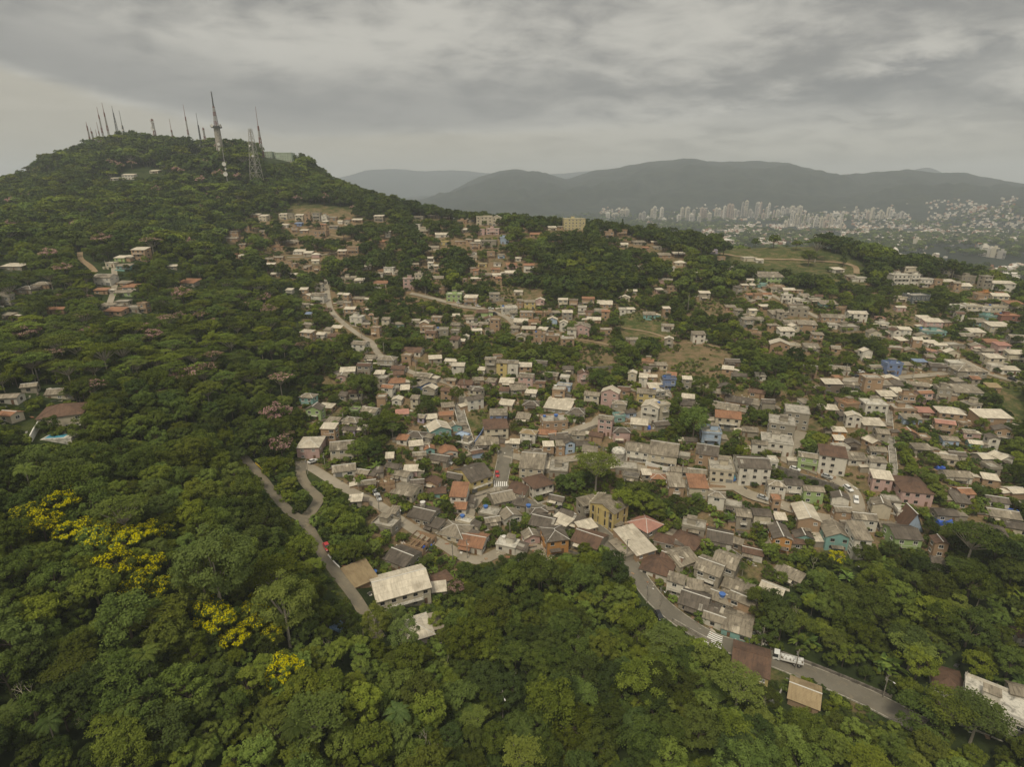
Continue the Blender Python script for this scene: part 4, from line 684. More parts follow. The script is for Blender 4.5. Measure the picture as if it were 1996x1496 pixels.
    key = 't' if h['kind'] == 'church' else g.choice('aabbce'); f, p, fm, pm = window_parts(key)
    def win(x, y, z, r): out.append(('window', f, fm, (x, y, z), r, [('pane', p, pm, (0, 0, 0), 0, [])]))
    small = h['d'] > 470
    ns = st if rt != 'A' else 2
    for s_ in range(ns):
        zc = s_*sh+1.62+(.25 if h['kind'] == 'church' else 0); nx = max(1, int(W/(3.0 if not small else 3.4)))
        dr = g.randrange(nx) if s_ == 0 and nx > 1 and rt != 'A' else -1
        for k in range(nx):
            xx = x0+W*(k+.5)/nx+g.uniform(-.15, .15)
            if rt == 'A' and abs(xx) > W/2*(1-(zc+.8)/(rise+.6)): continue
            if k == dr:
                if g.random() < .25 and W > 8: out.append(('garage_door', gm, GATE[1], (max(x0+1.5, min(x1-1.5, xx)), 0, 0.02), 0, []))
                else: out.append(('door', dm, DOOR[1], (xx, 0, 0.02), 0, [('handle', dk, HANDLE[1], (0, 0, 0), 0, [])] if not small else []))
            elif g.random() < .88: win(xx, 0, zc, 0)
        if rt == 'A': continue
        ny = max(1, int(D/4.2)) if h['kind'] != 'church' else 4
        for k in range(ny):
            yy = D*(k+.5)/ny
            if abs(h['yaw']) > .1 or g.random() < .5:
                vis_r = h['P'][0] < 0
                if h['yaw'] > -.25+(0 if not vis_r else .0) or vis_r: win(x1, yy, zc, math.pi/2)
                if h['yaw'] < .25 or not vis_r: win(x0, yy, zc, -math.pi/2)
    if st >= 2 and rt != 'A' and h['kind'] == 'house' and g.random() < .38 and W > 4.5:
        bz = sh*(st-1)+.05; bw = W*g.uniform(.45, .95)/2; bl = MB(); bl.box(-bw, bw, -1.15, -.005, bz-.14, bz, 'slab_light'); rl = MB()
        rl.box(-bw, bw, -1.15, -1.09, bz+.85, bz+.93, 'frame_white'); rl.box(-bw, -bw+.06, -1.09, -.005, bz+.85, bz+.93, 'frame_white'); rl.box(bw-.06, bw, -1.09, -.005, bz+.85, bz+.93, 'frame_white')
        if g.random() < .55: rl.box(-bw, bw, -1.12, -1.09, bz+.003, bz+.85, wc)
        else:
            nb = int(bw*2/.5)
            for k in range(nb+1): xx = -bw+.03+(2*bw-.06)*k/nb; rl.box(xx-.025, xx+.025, -1.14, -1.1, bz+.003, bz+.85, 'frame_white')
        out.append(('balcony', bl, None, (0, 0, 0), 0, [('railing', rl, None, (0, 0, 0), 0, [])]))
    elif st <= 2 and W > 5 and g.random() < .3 and rt not in 'AN':
        aw = MB(); a0 = x0+W*g.uniform(0, .3); a1 = a0+W*.5; zt = 2.45; aw.slab([(a0, -1.7, zt-.3), (a1, -1.7, zt-.3), (a1, -.01, zt), (a0, -.01, zt)], .07, g.choice(['roof_g', 'roof_w', 'roof_d', rm]), [(a0, 1.7), (a1, 1.7), (a1, 0), (a0, 0)]); pps = []
        for xx in (a0+.1, a1-.1): pp = MB(); pp.box(xx-.05, xx+.05, -1.6, -1.5, -3, zt-.36, 'wood_pole'); pps.append(('post', pp, None, (0, 0, 0), 0, []))
        out.append(('awning', aw, None, (0, 0, 0), 0, pps))
    if not small and h['kind'] == 'house':
        if g.random() < .45 and W > 4 and h['px'] not in (1460, 1563, 1432):
            lt = MB(); lw = min(W*.5, 3.5); sx = g.choice((-1, 1)); a0, a1 = (x0-lw+.01, x0-.07) if sx < 0 else (x1+.07, x1+lw-.01); y0_, y1_ = D*g.uniform(.05, .3), D*g.uniform(.7, .98); zh = g.uniform(2.1, 2.5)
            lt.box(a0, a1, y0_, y1_, -4, zh, g.choice(['concrete', wc, 'wall_k', 'wall_n']), 'b'); lr = MB(); zi, zo = zh+.55, zh+.12; za, zb = (zo, zi) if sx < 0 else (zi, zo)
            if sx < 0: lr.slab([(a0-.3, y0_-.3, za), (a1, y0_-.3, zb), (a1, y1_+.3, zb), (a0-.3, y1_+.3, za)], .08, g.choice(['roof_g', 'roof_g', 'roof_d', 'roof_w']), [(0, 0), (0, lw), (3, lw), (3, 0)])
            else: lr.slab([(a0, y0_-.3, za), (a1+.3, y0_-.3, zb), (a1+.3, y1_+.3, zb), (a0, y1_+.3, za)], .08, g.choice(['roof_g', 'roof_g', 'roof_d', 'roof_w']), [(0, 0), (0, lw), (3, lw), (3, 0)])
            out.append(('lean_to', lt, None, (0, 0, 0), 0, [('lean_to_roof', lr, None, (0, 0, 0), 0, [])]))
        if g.random() < .4 and W > 5:
            yw = MB(); yd = g.uniform(1.8, 3.2); ym = g.choice(['concrete', 'slab_light', 'wall_k', wc, 'stone_wall']); yw.box(x0, x1*.35, -yd, -yd+.16, -5, .7, ym); yw.box(x0, x0+.16, -yd+.162, -.07, -5, .68, ym); out.append(('yard_wall', yw, None, (0, 0, 0), 0, []))
    h['top'] = Hh+rise; h['Hh'] = Hh
    return out
def house_world(h):
    return Matrix.Translation(Vector([float(v) for v in h['P']]))@Matrix.Rotation(h['yaw'], 4, 'Z')
for h in HL:
    # the floor lies at the lower end of the front wall, so that no corner of the front hangs in the air
    c, s = math.cos(h['yaw']), math.sin(h['yaw']); e = [float(H(h['P'][0]+c*k*h['W']/2, h['P'][1]+s*k*h['W']/2)) for k in (-1, 1)]
    h['P'] = np.array([h['P'][0], h['P'][1], max(min(e), h['P'][2]-1.0)+.05])
    h['pieces'] = house_pieces(h); h['size'] = h['wp']*(h['st']*2.75+h['D']*.5)/h['d']
    h['hide'] = False

# the small close-set cottages and sheds that fill the gaps of the upper village
def fits(x, y, rad):
    for o in HL:
        dx, dy = x-o['P'][0], y-o['P'][1]; c, s = math.cos(o['yaw']), math.sin(o['yaw']); u, v = dx*c+dy*s, -dx*s+dy*c
        if abs(u) < o['W']/2+rad and -rad*1.2 < v < o['D']+rad: return False
    return True
FP = np.array([h['P'][:2] for h in HL]); n_fill = 0; tries = 0
while n_fill < 160 and tries < 9000:
    tries += 1; px, py = rnd.uniform(590, 1990), rnd.uniform(425, 1010)
    if py > 820 and px < 1560: continue
    if not bool(in_poly(np.array(px), np.array(py), VILLAGE)) or any(bool(in_poly(np.array(px), np.array(py), p)) for p in GRASS+EARTH): continue
    P = ground(px, py); r = math.hypot(P[0], P[1])
    if r > 720: continue
    dd = np.sort(np.hypot(FP[:, 0]-P[0], FP[:, 1]-P[1]))
    if dd[2] > 20: continue
    W = rnd.uniform(4.0, 7.2)
    if not fits(P[0], P[1], W/2+.3): continue
    h = dict(px=px, py=py, wp=4.0, st=rnd.choice([1, 1, 2]), rt=rnd.choice('SSGGFE'), rc=rnd.choice('ggwwdtr'), wc=rnd.choice('kkknnwwcpk'), yaw=math.radians(rnd.uniform(-22, 12)), W=W, D=rnd.uniform(4, 6), P=P, d=float(project(P)[2]), kind='house', seed=len(HL)); HL.append(h); n_fill += 1
    c, s = math.cos(h['yaw']), math.sin(h['yaw']); e = [float(H(P[0]+c*k*W/2, P[1]+s*k*W/2)) for k in (-1, 1)]; h['P'] = np.array([P[0], P[1], min(e)+.05]); h['pieces'] = house_pieces(h); h['fill'] = True
print('FILL', n_fill, tries)
# ---------------------------------------------------------------- roads, lanes, stairways, walls
def smooth_line(pts, step=2.0):
    P = np.array([ground(*p)[:2] for p in pts]); Q = np.vstack([2*P[0]-P[1], P, 2*P[-1]-P[-2]]); o = []
    for i in range(1, len(Q)-2):
        n = max(2, int(np.linalg.norm(Q[i+1]-Q[i])/step))
        for k in range(n):
            t = k/n; o.append(.5*((2*Q[i])+(-Q[i-1]+Q[i+1])*t+(2*Q[i-1]-5*Q[i]+4*Q[i+1]-Q[i+2])*t*t+(-Q[i-1]+3*Q[i]-3*Q[i+1]+Q[i+2])*t**3))
    o.append(Q[-2]); return np.array(o)
ROADS = []
class Ribbon:
    def __init__(s, pts, width, lift=.16, step=2.0):
        c = smooth_line(pts, step); t = np.gradient(c, axis=0); t /= np.maximum(np.linalg.norm(t, axis=1, keepdims=True), 1e-6); s.n = np.stack([t[:, 1], -t[:, 0]], 1); s.c, s.t, s.w = c, t, width
        s.lat = np.linspace(-1, 1, 7); G = c[:, None]+s.n[:, None]*s.lat[None, :, None]*width/2; hz = H(G[..., 0], G[..., 1])
        zc = hz.mean(1, keepdims=True); z = np.maximum(hz, zc*.6+hz*.4)+lift
        ker = np.array([1, 2, 3, 2, 1])/9.; s.z = np.stack([np.maximum(np.convolve(np.pad(z[:, k], 2, 'edge'), ker, 'valid'), hz[:, k]+.08) for k in range(7)], 1); s.G = G
        s.len = np.concatenate([[0], np.cumsum(np.linalg.norm(np.diff(c, axis=0), axis=1))])
    def point(s, a, l):
        x = np.interp(a, s.len, s.c[:, 0])+np.interp(a, s.len, s.n[:, 0])*l*s.w/2; y = np.interp(a, s.len, s.c[:, 1])+np.interp(a, s.len, s.n[:, 1])*l*s.w/2
        zs = [np.interp(a, s.len, s.z[:, k]) for k in range(7)]; return (x, y, np.interp(l, s.lat, zs))
    def near(s, px, py): q = ground(px, py); return float(s.len[np.argmin(((s.c-q[:2])**2).sum(1))])
    def mesh(s, name, mat):
        n = len(s.c); v = np.concatenate([s.G, s.z[..., None]], -1).reshape(-1, 3); i = np.arange(n*7).reshape(n, 7)
        f = np.stack([i[:-1, :-1].ravel(), i[:-1, 1:].ravel(), i[1:, 1:].ravel(), i[1:, :-1].ravel()], 1)
        me = np_mesh(name, v, f[:, ::-1].copy() if True else f, [mat]); me.polygons.foreach_set('use_smooth', [True]*len(f)); return me
    def strip(s, mb, l0, l1, a0, a1, dz, mat, step=1.0, depth=0):
        k = max(2, int((a1-a0)/step)+1); A = np.linspace(a0, a1, k)
        for i in range(k-1):
            q = [s.point(A[i], l0), s.point(A[i], l1), s.point(A[i+1], l1), s.point(A[i+1], l0)]; q = [(x, y, z+dz) for x, y, z in q]
            mb.face(q[::-1], mat)
            if depth:
                lo = [(x, y, z-depth) for x, y, z in q]
                mb.face([lo[0], lo[3], q[3], q[0]], mat); mb.face([lo[2], lo[1], q[1], q[2]], mat)
def road(name, pts, width, mat, kerb=False, lift=.16, kind='structure'):
    r = Ribbon(pts, width, lift); o = obj(name, r.mesh(name, mat)); tag(o, kind=kind); ROADS.append(r); r.o = o
    if kerb:
        for a, b in ((-1.09, -1.0), (1.0, 1.09)):
            k = MB(); r.strip(k, a, b, 0, r.len[-1], .12, 'slab', 2.0, .45); k.build('kerb', o)
    return r
R_left = road('road', [(462,876),(474,892),(502,924),(535,966),(565,1000),(590,1016),(608,1042),(622,1068),(640,1098),(665,1132),(692,1168),(715,1205),(738,1246)], 3.9, 'worn_asphalt')
road('road', [(586,900),(588,930),(604,955),(621,972),(612,992),(592,1014)], 3.8, 'worn_asphalt')
road('road', [(580,902),(612,916),(650,940),(690,962),(735,984),(775,1012),(815,1038),(862,1062),(905,1088),(940,1092),(985,1072),(1020,1062),(1060,1076),(1078,1086)], 4.6, 'concrete_road')
R_main = road('road', [(988,868),(984,895),(979,920),(975,945),(985,962),(1030,985),(1085,1006),(1130,1018),(1165,1036),(1195,1064),(1222,1094),(1250,1134),(1276,1168),(1304,1194),(1345,1224),(1392,1250),(1445,1268),(1505,1286),(1565,1310),(1625,1334),(1685,1360),(1740,1388),(1800,1420)], 6.2, 'asphalt', True)
road('lane', [(972,950),(942,964),(922,985),(912,1012),(918,1040)], 4.6, 'concrete_road')
road('lane', [(984,886),(1040,899),(1100,897),(1150,892),(1200,900),(1270,920),(1350,948),(1440,950)], 4.4, 'concrete_road')
R_mid = road('lane', [(1098,848),(1130,836),(1160,826),(1166,816),(1190,820),(1235,814),(1262,802),(1285,800)], 4.2, 'concrete_road')
R_wind = road('lane', [(636,552),(640,585),(646,606),(662,624),(684,642),(704,656),(724,668),(736,688),(756,706),(792,722),(824,734),(856,742),(884,752),(900,772),(902,792)], 4.0, 'concrete_road')
road('lane', [(800,572),(850,584),(900,598),(945,604),(985,618),(1004,634)], 4.6, 'concrete_road')
road('lane', [(1608,742),(1680,740),(1750,737),(1830,730),(1884,722)], 4.2, 'concrete_road')
road('lane', [(1872,700),(1930,730),(2010,752)], 4.6, 'concrete_road')
road('road', [(1430,948),(1460,966),(1495,976),(1545,994),(1600,1012),(1655,1014),(1672,994),(1664,962),(1640,942),(1600,924),(1560,908),(1532,898),(1546,872),(1562,842)], 4.8, 'concrete_road')
road('lane', [(1400,494),(1470,504),(1560,507),(1620,511),(1664,519),(1670,534)], 4.4, 'dirt')
road('lane', [(1478,564),(1512,580),(1558,602),(1600,622)], 4.2, 'concrete_road'); road('footpath', [(636,456),(665,463),(700,472)], 3.0, 'dirt'); road('footpath', [(156,492),(158,506),(176,520),(186,532)], 3.6, 'dirt')
road('footpath', [(1215,640),(1260,647),(1300,660),(1315,672)], 2.2, 'dirt'); road('footpath', [(1340,668),(1370,672),(1405,678)], 2.0, 'dirt'); road('footpath', [(1130,662),(1165,668),(1190,674)], 2.2, 'dirt'); road('lane', [(222,522),(224,545),(221,570),(214,592)], 3.4, 'concrete_road')
road('footpath', [(560,502),(610,500),(660,492),(690,486)], 3.2, 'concrete_road'); road('footpath', [(1372,800),(1385,815),(1392,830)], 2.6, 'concrete_road')
def stairs(pts, width, label):
    r = Ribbon(pts, width, .3, .9); root = obj('stairway', None, None, (r.c[0, 0], r.c[0, 1], r.z[0, 3])); base = Vector(root.location)
    tr = MB(); n = len(r.c)
    for i in range(n-1):
        zt = max(r.z[i, 3], r.z[i+1, 3]); q = []
        for k, l in ((i, -1), (i, 1), (i+1, 1), (i+1, -1)): q.append((r.c[k, 0]+r.n[k, 0]*l*width/2-base.x, r.c[k, 1]+r.n[k, 1]*l*width/2-base.y, zt-base.z))
        tr.face(q[::-1], 'concrete'); lo = [(x, y, z-.7) for x, y, z in q]
        for a, b in ((0, 1), (1, 2), (2, 3), (3, 0)): tr.face([lo[a], lo[b], q[b], q[a]][::-1], 'concrete')
    o = tr.build('steps', root)
    for sg in (-1, 1):
        w_ = MB(); r.strip(w_, sg*1.0 if sg > 0 else -1.16, 1.16 if sg > 0 else -1.0, 0, r.len[-1], .7, 'slab_light', 1.0, 1.4); w_.v = [(x-base.x, y-base.y, z-base.z) for x, y, z in w_.v]; w_.build('side_wall', root)
    tag(root, label, 'stairway', 'concrete stairways on the slope'); ROADS.append(r)
stairs([(892,786),(898,812),(906,838),(914,862),(924,882)], 4.2, 'broad pale concrete stairway descending to the village centre beside the bright grass lot')
stairs([(1728,776),(1732,812),(1735,850),(1739,890),(1742,946)], 2.4, 'long narrow concrete stairway running straight downhill above the pink parapet house')
stairs([(1290,742),(1298,760),(1306,776)], 1.8, 'short concrete stairway beside the blue and white house')
def wall(pts, hgt, mat, label, th=.35, name='wall'):
    c = smooth_line(pts, 2.5); g = H(c[:, 0], c[:, 1]); t = np.gradient(c, axis=0); t /= np.linalg.norm(t, axis=1, keepdims=True); n = np.stack([t[:, 1], -t[:, 0]], 1)*th/2; mb = MB()
    ox, oy, oz = c[0, 0], c[0, 1], g[0]
    def pt(i, sg, z): return (c[i, 0]+n[i, 0]*sg-ox, c[i, 1]+n[i, 1]*sg-oy, z-oz)
    for i in range(len(c)-1):
        a, b = (g[i], g[i+1]); A = [pt(i, -1, a-1.5), pt(i, 1, a-1.5), pt(i+1, 1, b-1.5), pt(i+1, -1, b-1.5)]; B = [pt(i, -1, a+hgt), pt(i, 1, a+hgt), pt(i+1, 1, b+hgt), pt(i+1, -1, b+hgt)]
        mb.face([A[0], A[3], B[3], B[0]], mat); mb.face([A[2], A[1], B[1], B[2]], mat); mb.face(B[::-1], mat)
        if i == 0: mb.face([A[1], A[0], B[0], B[1]], mat)
        if i == len(c)-2: mb.face([A[3], A[2], B[2], B[3]], mat)
    root = mb.build(name, None, (ox, oy, oz)); tag(root, label, 'wall')
wall([(1512,922),(1545,934),(1590,948),(1632,962)], 3.4, 'stone_wall', 'tall dark stone retaining wall below the street with parked white cars', .6, 'retaining_wall')
wall([(1098,856),(1130,846),(1162,834)], 1.6, 'concrete', 'low concrete wall along the lane above the pink three storey house')
wall([(1258,908),(1300,920),(1308,914)], 2.0, 'frame_white', 'white yard wall in front of the cream house with open court')
wall([(1500,1268),(1570,1294),(1650,1326),(1738,1362)], 1.1, 'stone_wall', 'dark mossy wall along the far side of the road past the truck', .4)
wall([(925,868),(940,846),(948,828)], 1.8, 'wall_b', 'blue painted wall running up from the brown roofed house'); wall([(1005,1096),(1060,1100),(1075,1092)], 1.0, 'frame_white', 'low white wall in front of the orange house')
wall([(640,1086),(650,1098),(662,1110)], .8, 'frame_white', 'short white kerb wall beside the red car'); wall([(1405,1060),(1440,1085),(1470,1105)], .0+1.0, 'concrete', 'low garden wall between the lilac white house and the lawn')
wall([(975,956),(1000,972),(1040,990)], 1.1, 'concrete', 'low wall skirting the brown roofed corner house at the crossing'); wall([(1310,1212),(1345,1232),(1385,1254)], 1.2, 'concrete', 'grey yard wall along the road below the grey sheet roofs')
wall([(498,905),(516,920),(534,936)], .7, 'yellow_paint', 'yellow guard rail on the bend of the forest road', .12, 'guard_rail'); wall([(1130,720),(1165,722),(1205,720)], 2.0, 'stone_wall', 'weathered stone wall under the bare earth terrace', .5, 'retaining_wall')
wall([(1525,1345),(1512,1370),(1495,1375)], 1.3, 'slab_light', 'pale garden wall between the yellow house and the tan roofed hut')
wall([(62,862),(68,850),(78,834)], 2.4, 'frame_white', 'white garden wall at the left end of the villa pool deck'); wall([(146,856),(160,838),(172,812),(178,792)], 2.2, 'frame_white', 'long pale garden wall running up right of the brown roofed villa')
def zebra(rb, px, py, n, half, ln, label):
    a0 = rb.near(px, py); root = obj('zebra_crossing', None, None, rb.point(a0, 0)); b = Vector(root.location)
    for k in range(n):
        m_ = MB(); l0 = -half+2*half*k/n+.03; l1 = l0+half/n*1.05; rb.strip(m_, l0, l1, a0-ln/2, a0+ln/2, .025, 'white_paint', 1.0); m_.v = [(x-b.x, y-b.y, z-b.z) for x, y, z in m_.v]; m_.build('stripe', root)
    tag(root, label, 'zebra crossing')
zebra(R_main, 977, 946, 7, .95, 3.6, 'small faded zebra crossing at the village centre junction'); zebra(R_main, 1400, 1254, 7, .95, 4.4, 'large bright zebra crossing on the road near the truck')
mk = MB(); a_ = R_main.near(1437, 1266); R_main.strip(mk, -.9, 0, a_-.25, a_+.25, .025, 'white_paint', .5); tag(mk.build('stop_line'), 'white stop line painted across the road between crossing and truck', 'road marking')
# ---------------------------------------------------------------- vehicles
def heading(px, py, qx, qy): a, b = ground(px, py), ground(qx, qy); return math.atan2(b[1]-a[1], b[0]-a[0]), math.atan2(b[2]-a[2], math.hypot(*(b-a)[:2]))
WH = MB(); WH.tube((0, -.1, 0), (0, .1, 0), .31, .31, 12, 'rubber'); WHm = WH.mesh('wheel'); RM_ = MB(); RM_.tube((0, -.105, 0), (0, .105, 0), .17, .17, 8, 'galv'); RMm = RM_.mesh('rim')
CARM = {}
def car_meshes(col):
    if col in CARM: return CARM[col]
    p = 'car_'+col; b = MB(); w2 = .84
    prof = [(-2.05, .32), (2.05, .32), (2.1, .62), (1.95, .80), (1.0, .93), (-1.85, .98), (-2.08, .80)]
    for i in range(len(prof)):
        a, c = prof[i], prof[(i+1) % len(prof)]; b.face([(a[0], -w2, a[1]), (c[0], -w2, c[1]), (c[0], w2, c[1]), (a[0], w2, a[1])][::-1], p)
    b.face([(x, -w2, z) for x, z in prof], p); b.face([(x, w2, z) for x, z in prof][::-1], p)
    gl = MB(); lo = [(.95, .76, .925), (-1.7, .76, .965)]; hi = [(.25, .60, 1.40), (-1.25, .60, 1.42)]
    A = [(.95, -.76, .93), (.95, .76, .93), (-1.75, .76, .97), (-1.75, -.76, .97)]; B = [(.22, -.6, 1.40), (.22, .6, 1.40), (-1.25, .6, 1.42), (-1.25, -.6, 1.42)]
    for i in range(4): gl.face([A[i], A[(i+1) % 4], B[(i+1) % 4], B[i]], 'glass')
    rf = MB(); rf.box(-1.27, .24, -.62, .62, 1.405, 1.46, p); hl = MB(); hl.box(-.09, .09, -.17, .17, -.08, .08, 'lamp_head'); tl = MB(); tl.box(-.05, .05, -.16, .16, -.09, .09, 'car_red')
    CARM[col] = [x.mesh(n) for x, n in ((b, 'body'), (gl, 'windows'), (rf, 'roof'), (hl, 'headlight'), (tl, 'tail_light'))]; return CARM[col]
def car(px, py, col, dx, dy, label):
    P = ground(px, py); a, pt = heading(px, py, px+dx, py+dy); P = np.array(P); 
    zr = [r.point(r.near(px, py), 0) for r in ROADS]; k = min(zr, key=lambda q: (q[0]-P[0])**2+(q[1]-P[1])**2); z = max(P[2], k[2] if (k[0]-P[0])**2+(k[1]-P[1])**2 < 20 else -1e9)+.06
    r = obj('parked_car', None, None, (P[0], P[1], z)); r.rotation_euler = (0, -pt, a)
    ms = car_meshes(col)
    obj('body', ms[0], r); obj('windows', ms[1], r); obj('roof', ms[2], r)
    for sx in (1.28, -1.3):
        for sy in (-.78, .78): wo = obj('wheel', WHm, r, (sx, sy, .31)); obj('rim', RMm, wo)
    for sy in (-.6, .6): obj('headlight', ms[3], r, (2.03, sy, .7)); obj('tail_light', ms[4], r, (-2.04, sy, .72))
    tag(r, label, 'car', 'cars parked along the village streets'); PROT.append((px-11, py-12, px+11, py+6, project(P)[2]))
PROT = []
car(638,1075,'red',14,26,'red hatchback parked on the left road beside the white kerb wall'); car(610,904,'white',20,-8,'white car parked below the pink hip roofed house on the bend'); car(738,974,'silver',6,16,'silver car parked in the yard beside the unfinished brick house'); car(732,963,'white',6,14,'white pickup parked just behind the silver car in the yard')
car(873,902,'white',10,6,'white car parked on the narrow lane above the yellow hall'); car(969,927,'red',2,12,'red car parked left of the street above the small zebra crossing'); car(1113,1005,'white',14,5,'white car parked on the main road before the yellow church'); car(1095,995,'black',14,5,'black car parked behind the white car on the main road')
car(1549,917,'white',16,5,'white car parked at the upper end of the street over the stone wall'); car(1611,934,'silver',16,5,'silver car parked in front of the white house with brown roof on columns'); car(1652,956,'white',10,8,'white car parked at the street bend right of the stone wall'); car(1668,977,'white',1,16,'white car standing at the bottom of the curved street, seen end on')
car(1486,974,'silver',14,5,'silver car parked in front of the three storey white house'); car(1200,899,'white',16,4,'white car parked left of the long white house beside the round tank'); car(1284,1203,'black',6,10,'black car half hidden by trees at the road edge'); car(1676,727,'white',18,0,'white car on the upper right terrace beside the grey roofed house')
car(1669,735,'black',18,0,'black car on the upper right lane in front of the white one'); car(1972,742,'black',16,6,'black car on the lane at the far right edge'); car(895,592,'white',14,2,'white car in front of the bright green house'); car(932,598,'white',14,2,'white car beside the brick house right of the green one'); car(957,603,'white',14,2,'white van like car on the mid slope lane'); car(1000,622,'white',10,4,'white car below the yellow upper house'); car(634,646,'white',10,8,'white car on the winding left lane'); car(964,614,'black',14,3,'dark car parked above the lime green low house')
# truck
P = ground(1531, 1297); a, pt = heading(1505, 1286, 1565, 1310); zt = R_main.point(R_main.near(1531, 1297), 0); P = np.array(R_main.point(R_main.near(1531, 1297), -.35))
tr = obj('flatbed_truck', None, None, (P[0], P[1], P[2]+.03)); tr.rotation_euler = (0, -pt, a+math.pi)
cb = MB(); cb.box(2.1, 3.9, -1.1, 1.1, .75, 1.5, 'car_white'); cb.slab([(2.1, -1.05, 2.75), (3.55, -1.05, 2.75), (3.55, 1.05, 2.75), (2.1, 1.05, 2.75)], .12, 'car_white'); cb.face([(3.9, -1.1, 1.5), (3.9, 1.1, 1.5), (3.55, 1.05, 2.63), (3.55, -1.05, 2.63)], 'glass'); cb.box(2.1, 2.5, -1.06, 1.06, 1.5, 2.63, 'car_white')
cb.face([(2.5, -1.07, 1.5), (3.9, -1.09, 1.5), (3.55, -1.05, 2.63), (2.5, -1.05, 2.63)], 'glass'); cb.face([(3.9, 1.09, 1.5), (2.5, 1.07, 1.5), (2.5, 1.05, 2.63), (3.55, 1.05, 2.63)], 'glass'); cb.build('cab', tr)
bd = MB(); bd.box(-4.0, 1.95, -1.2, 1.2, .95, 1.1, 'wood_pole'); bd.build('flatbed', tr); ch = MB(); ch.box(-3.9, 2.2, -.5, .5, .55, .93, 'dark_metal'); ch.build('chassis', tr)
for y0, y1, x0, x1 in ((-1.2, -1.12, -4, 1.95), (1.12, 1.2, -4, 1.95), (-1.1, 1.1, -4, -3.92), (-1.1, 1.1, 1.87, 1.95)): sb = MB(); sb.box(x0, x1, y0, y1, 1.11, 1.6, 'car_white'); sb.build('side_board', tr)
for x, n in ((3.0, 1), (-1.7, 1), (-2.9, 1)):
    for sy in (-.98, .98): wo = obj('wheel', WHm, tr, (x, sy, .48)); wo.scale = (1.5, 1.6, 1.5); obj('rim', RMm, wo)
for sy in (-.8, .8): obj('headlight', car_meshes('white')[3], tr, (3.88, sy, .95))
tag(tr, 'white flatbed truck with white side boards driving on the road past the zebra crossing', 'truck'); PROT.append((1500, 1270, 1565, 1312, 158))
g_ = random.Random(5)
for k in range(11):
    sk = MB(); sx, sy, sz = g_.uniform(.35, .6), g_.uniform(.3, .45), g_.uniform(.25, .42); ring = [(math.cos(i*math.pi/4)*sx, math.sin(i*math.pi/4)*sy) for i in range(8)]
    for z0, z1, r0, r1 in ((0, sz, .85, 1.0), (sz, sz*1.9, 1.0, .55)):
        for i in range(8): a0, a1 = ring[i], ring[(i+1) % 8]; sk.face([(a0[0]*r0, a0[1]*r0, z0), (a1[0]*r0, a1[1]*r0, z0), (a1[0]*r1, a1[1]*r1, z1), (a0[0]*r1, a0[1]*r1, z1)], 'car_white')
    sk.face([(x*.55, y*.55, sz*1.9) for x, y in ring], 'car_white')
    lx, ly = -3.4+k*.48, (-.45, .45)[k % 2]*g_.uniform(.8, 1.2); v = Matrix.Rotation(a+math.pi, 4, 'Z')@Matrix.Rotation(-pt, 4, 'Y')@Vector((lx, ly, 1.12)); s_o = sk.build('sack', None, (P[0]+v.x, P[1]+v.y, P[2]+.03+v.z), a+g_.uniform(-.4, .4))
    tag(s_o, 'white sack lying on the flatbed of the truck', 'sack', 'white sacks loaded on the truck')
# ---------------------------------------------------------------- poles, tanks, small things
LASTP = [None]
def utility_pole(px, py, hgt, lamp, label, rz=0.3):
    P = ground(px, py); r = obj('utility_pole', None, None, P, rz); p = MB(); p.tube((0, 0, -1), (0, 0, hgt), .17, .11, 8, 'concrete'); p.build('post', r); c = MB(); c.box(-1.0, 1.0, -.05, .05, hgt-.6, hgt-.48, 'wood_pole'); c.build('crossarm', r)
    for x in (-.85, 0.3, .85): i_ = MB(); i_.tube((x, 0, hgt-.479), (x, 0, hgt-.25), .05, .04, 6, 'frame_dark'); i_.build('insulator', r)
    t_ = MB(); t_.tube((0, .3, hgt-2.1), (0, .3, hgt-1.2), .22, .22, 8, 'galv'); t_.build('transformer', r)
    if lamp:
        a = MB(); a.tube((0, 0, hgt-1.4), (0, -1.6, hgt-.9), .04, .03, 6, 'galv'); ao = a.build('lamp_arm', r); h_ = MB(); h_.box(-.12, .12, -2.1, -1.55, hgt-.98, hgt-.84, 'lamp_head'); h_.build('lamp_head', ao)
    tag(r, label, 'utility pole', 'poles along the streets'); LASTP[0] = r
    pr = project(P); PROT.append((px-5, py-hgt*F_PX/pr[2]*.85, px+8, py-4, pr[2]))
for q in ((1720,1362,8,1,'street pole with lamp beside the road at the lower right'),(1286,1184,8,1,'street pole with lamp where the road emerges from the forest'),(1221,1092,8.5,0,'utility pole in front of the large white roofed workshop'),(967,972,8,0,'utility pole at the zebra crossing in the village centre'),(970,905,8,1,'utility pole left of the street leading to the crossing'),(782,1022,7.5,1,'street pole with lamp beside the lane below the dark roofed house'),
          (911,1090,8,1,'street pole with lamp in front of the long orange tiled roof'),(883,1100,8.5,0,'utility pole left of the orange tiled roof house'),(994,1052,8,0,'utility pole in the yard left of the pink gabled hut'),(811,732,9,0,'tall grey utility pole on the winding lane'),(670,830,7,0,'utility pole among roofs near the green gabled house'),(1550,1308,7.5,0,'utility pole just behind the flatbed truck'),(1065,1085,7.5,0,'utility pole at the left corner of the orange house'),
          (980,1405,9,1,'lone street lamp pole standing in the foreground forest'),(1340,612,14,0,'tall bare pole on the green slope above the white balcony house'),(900,1430-10,9,0,'')): 
    if q[4]: utility_pole(*q[:4], q[4])
PI_ = []
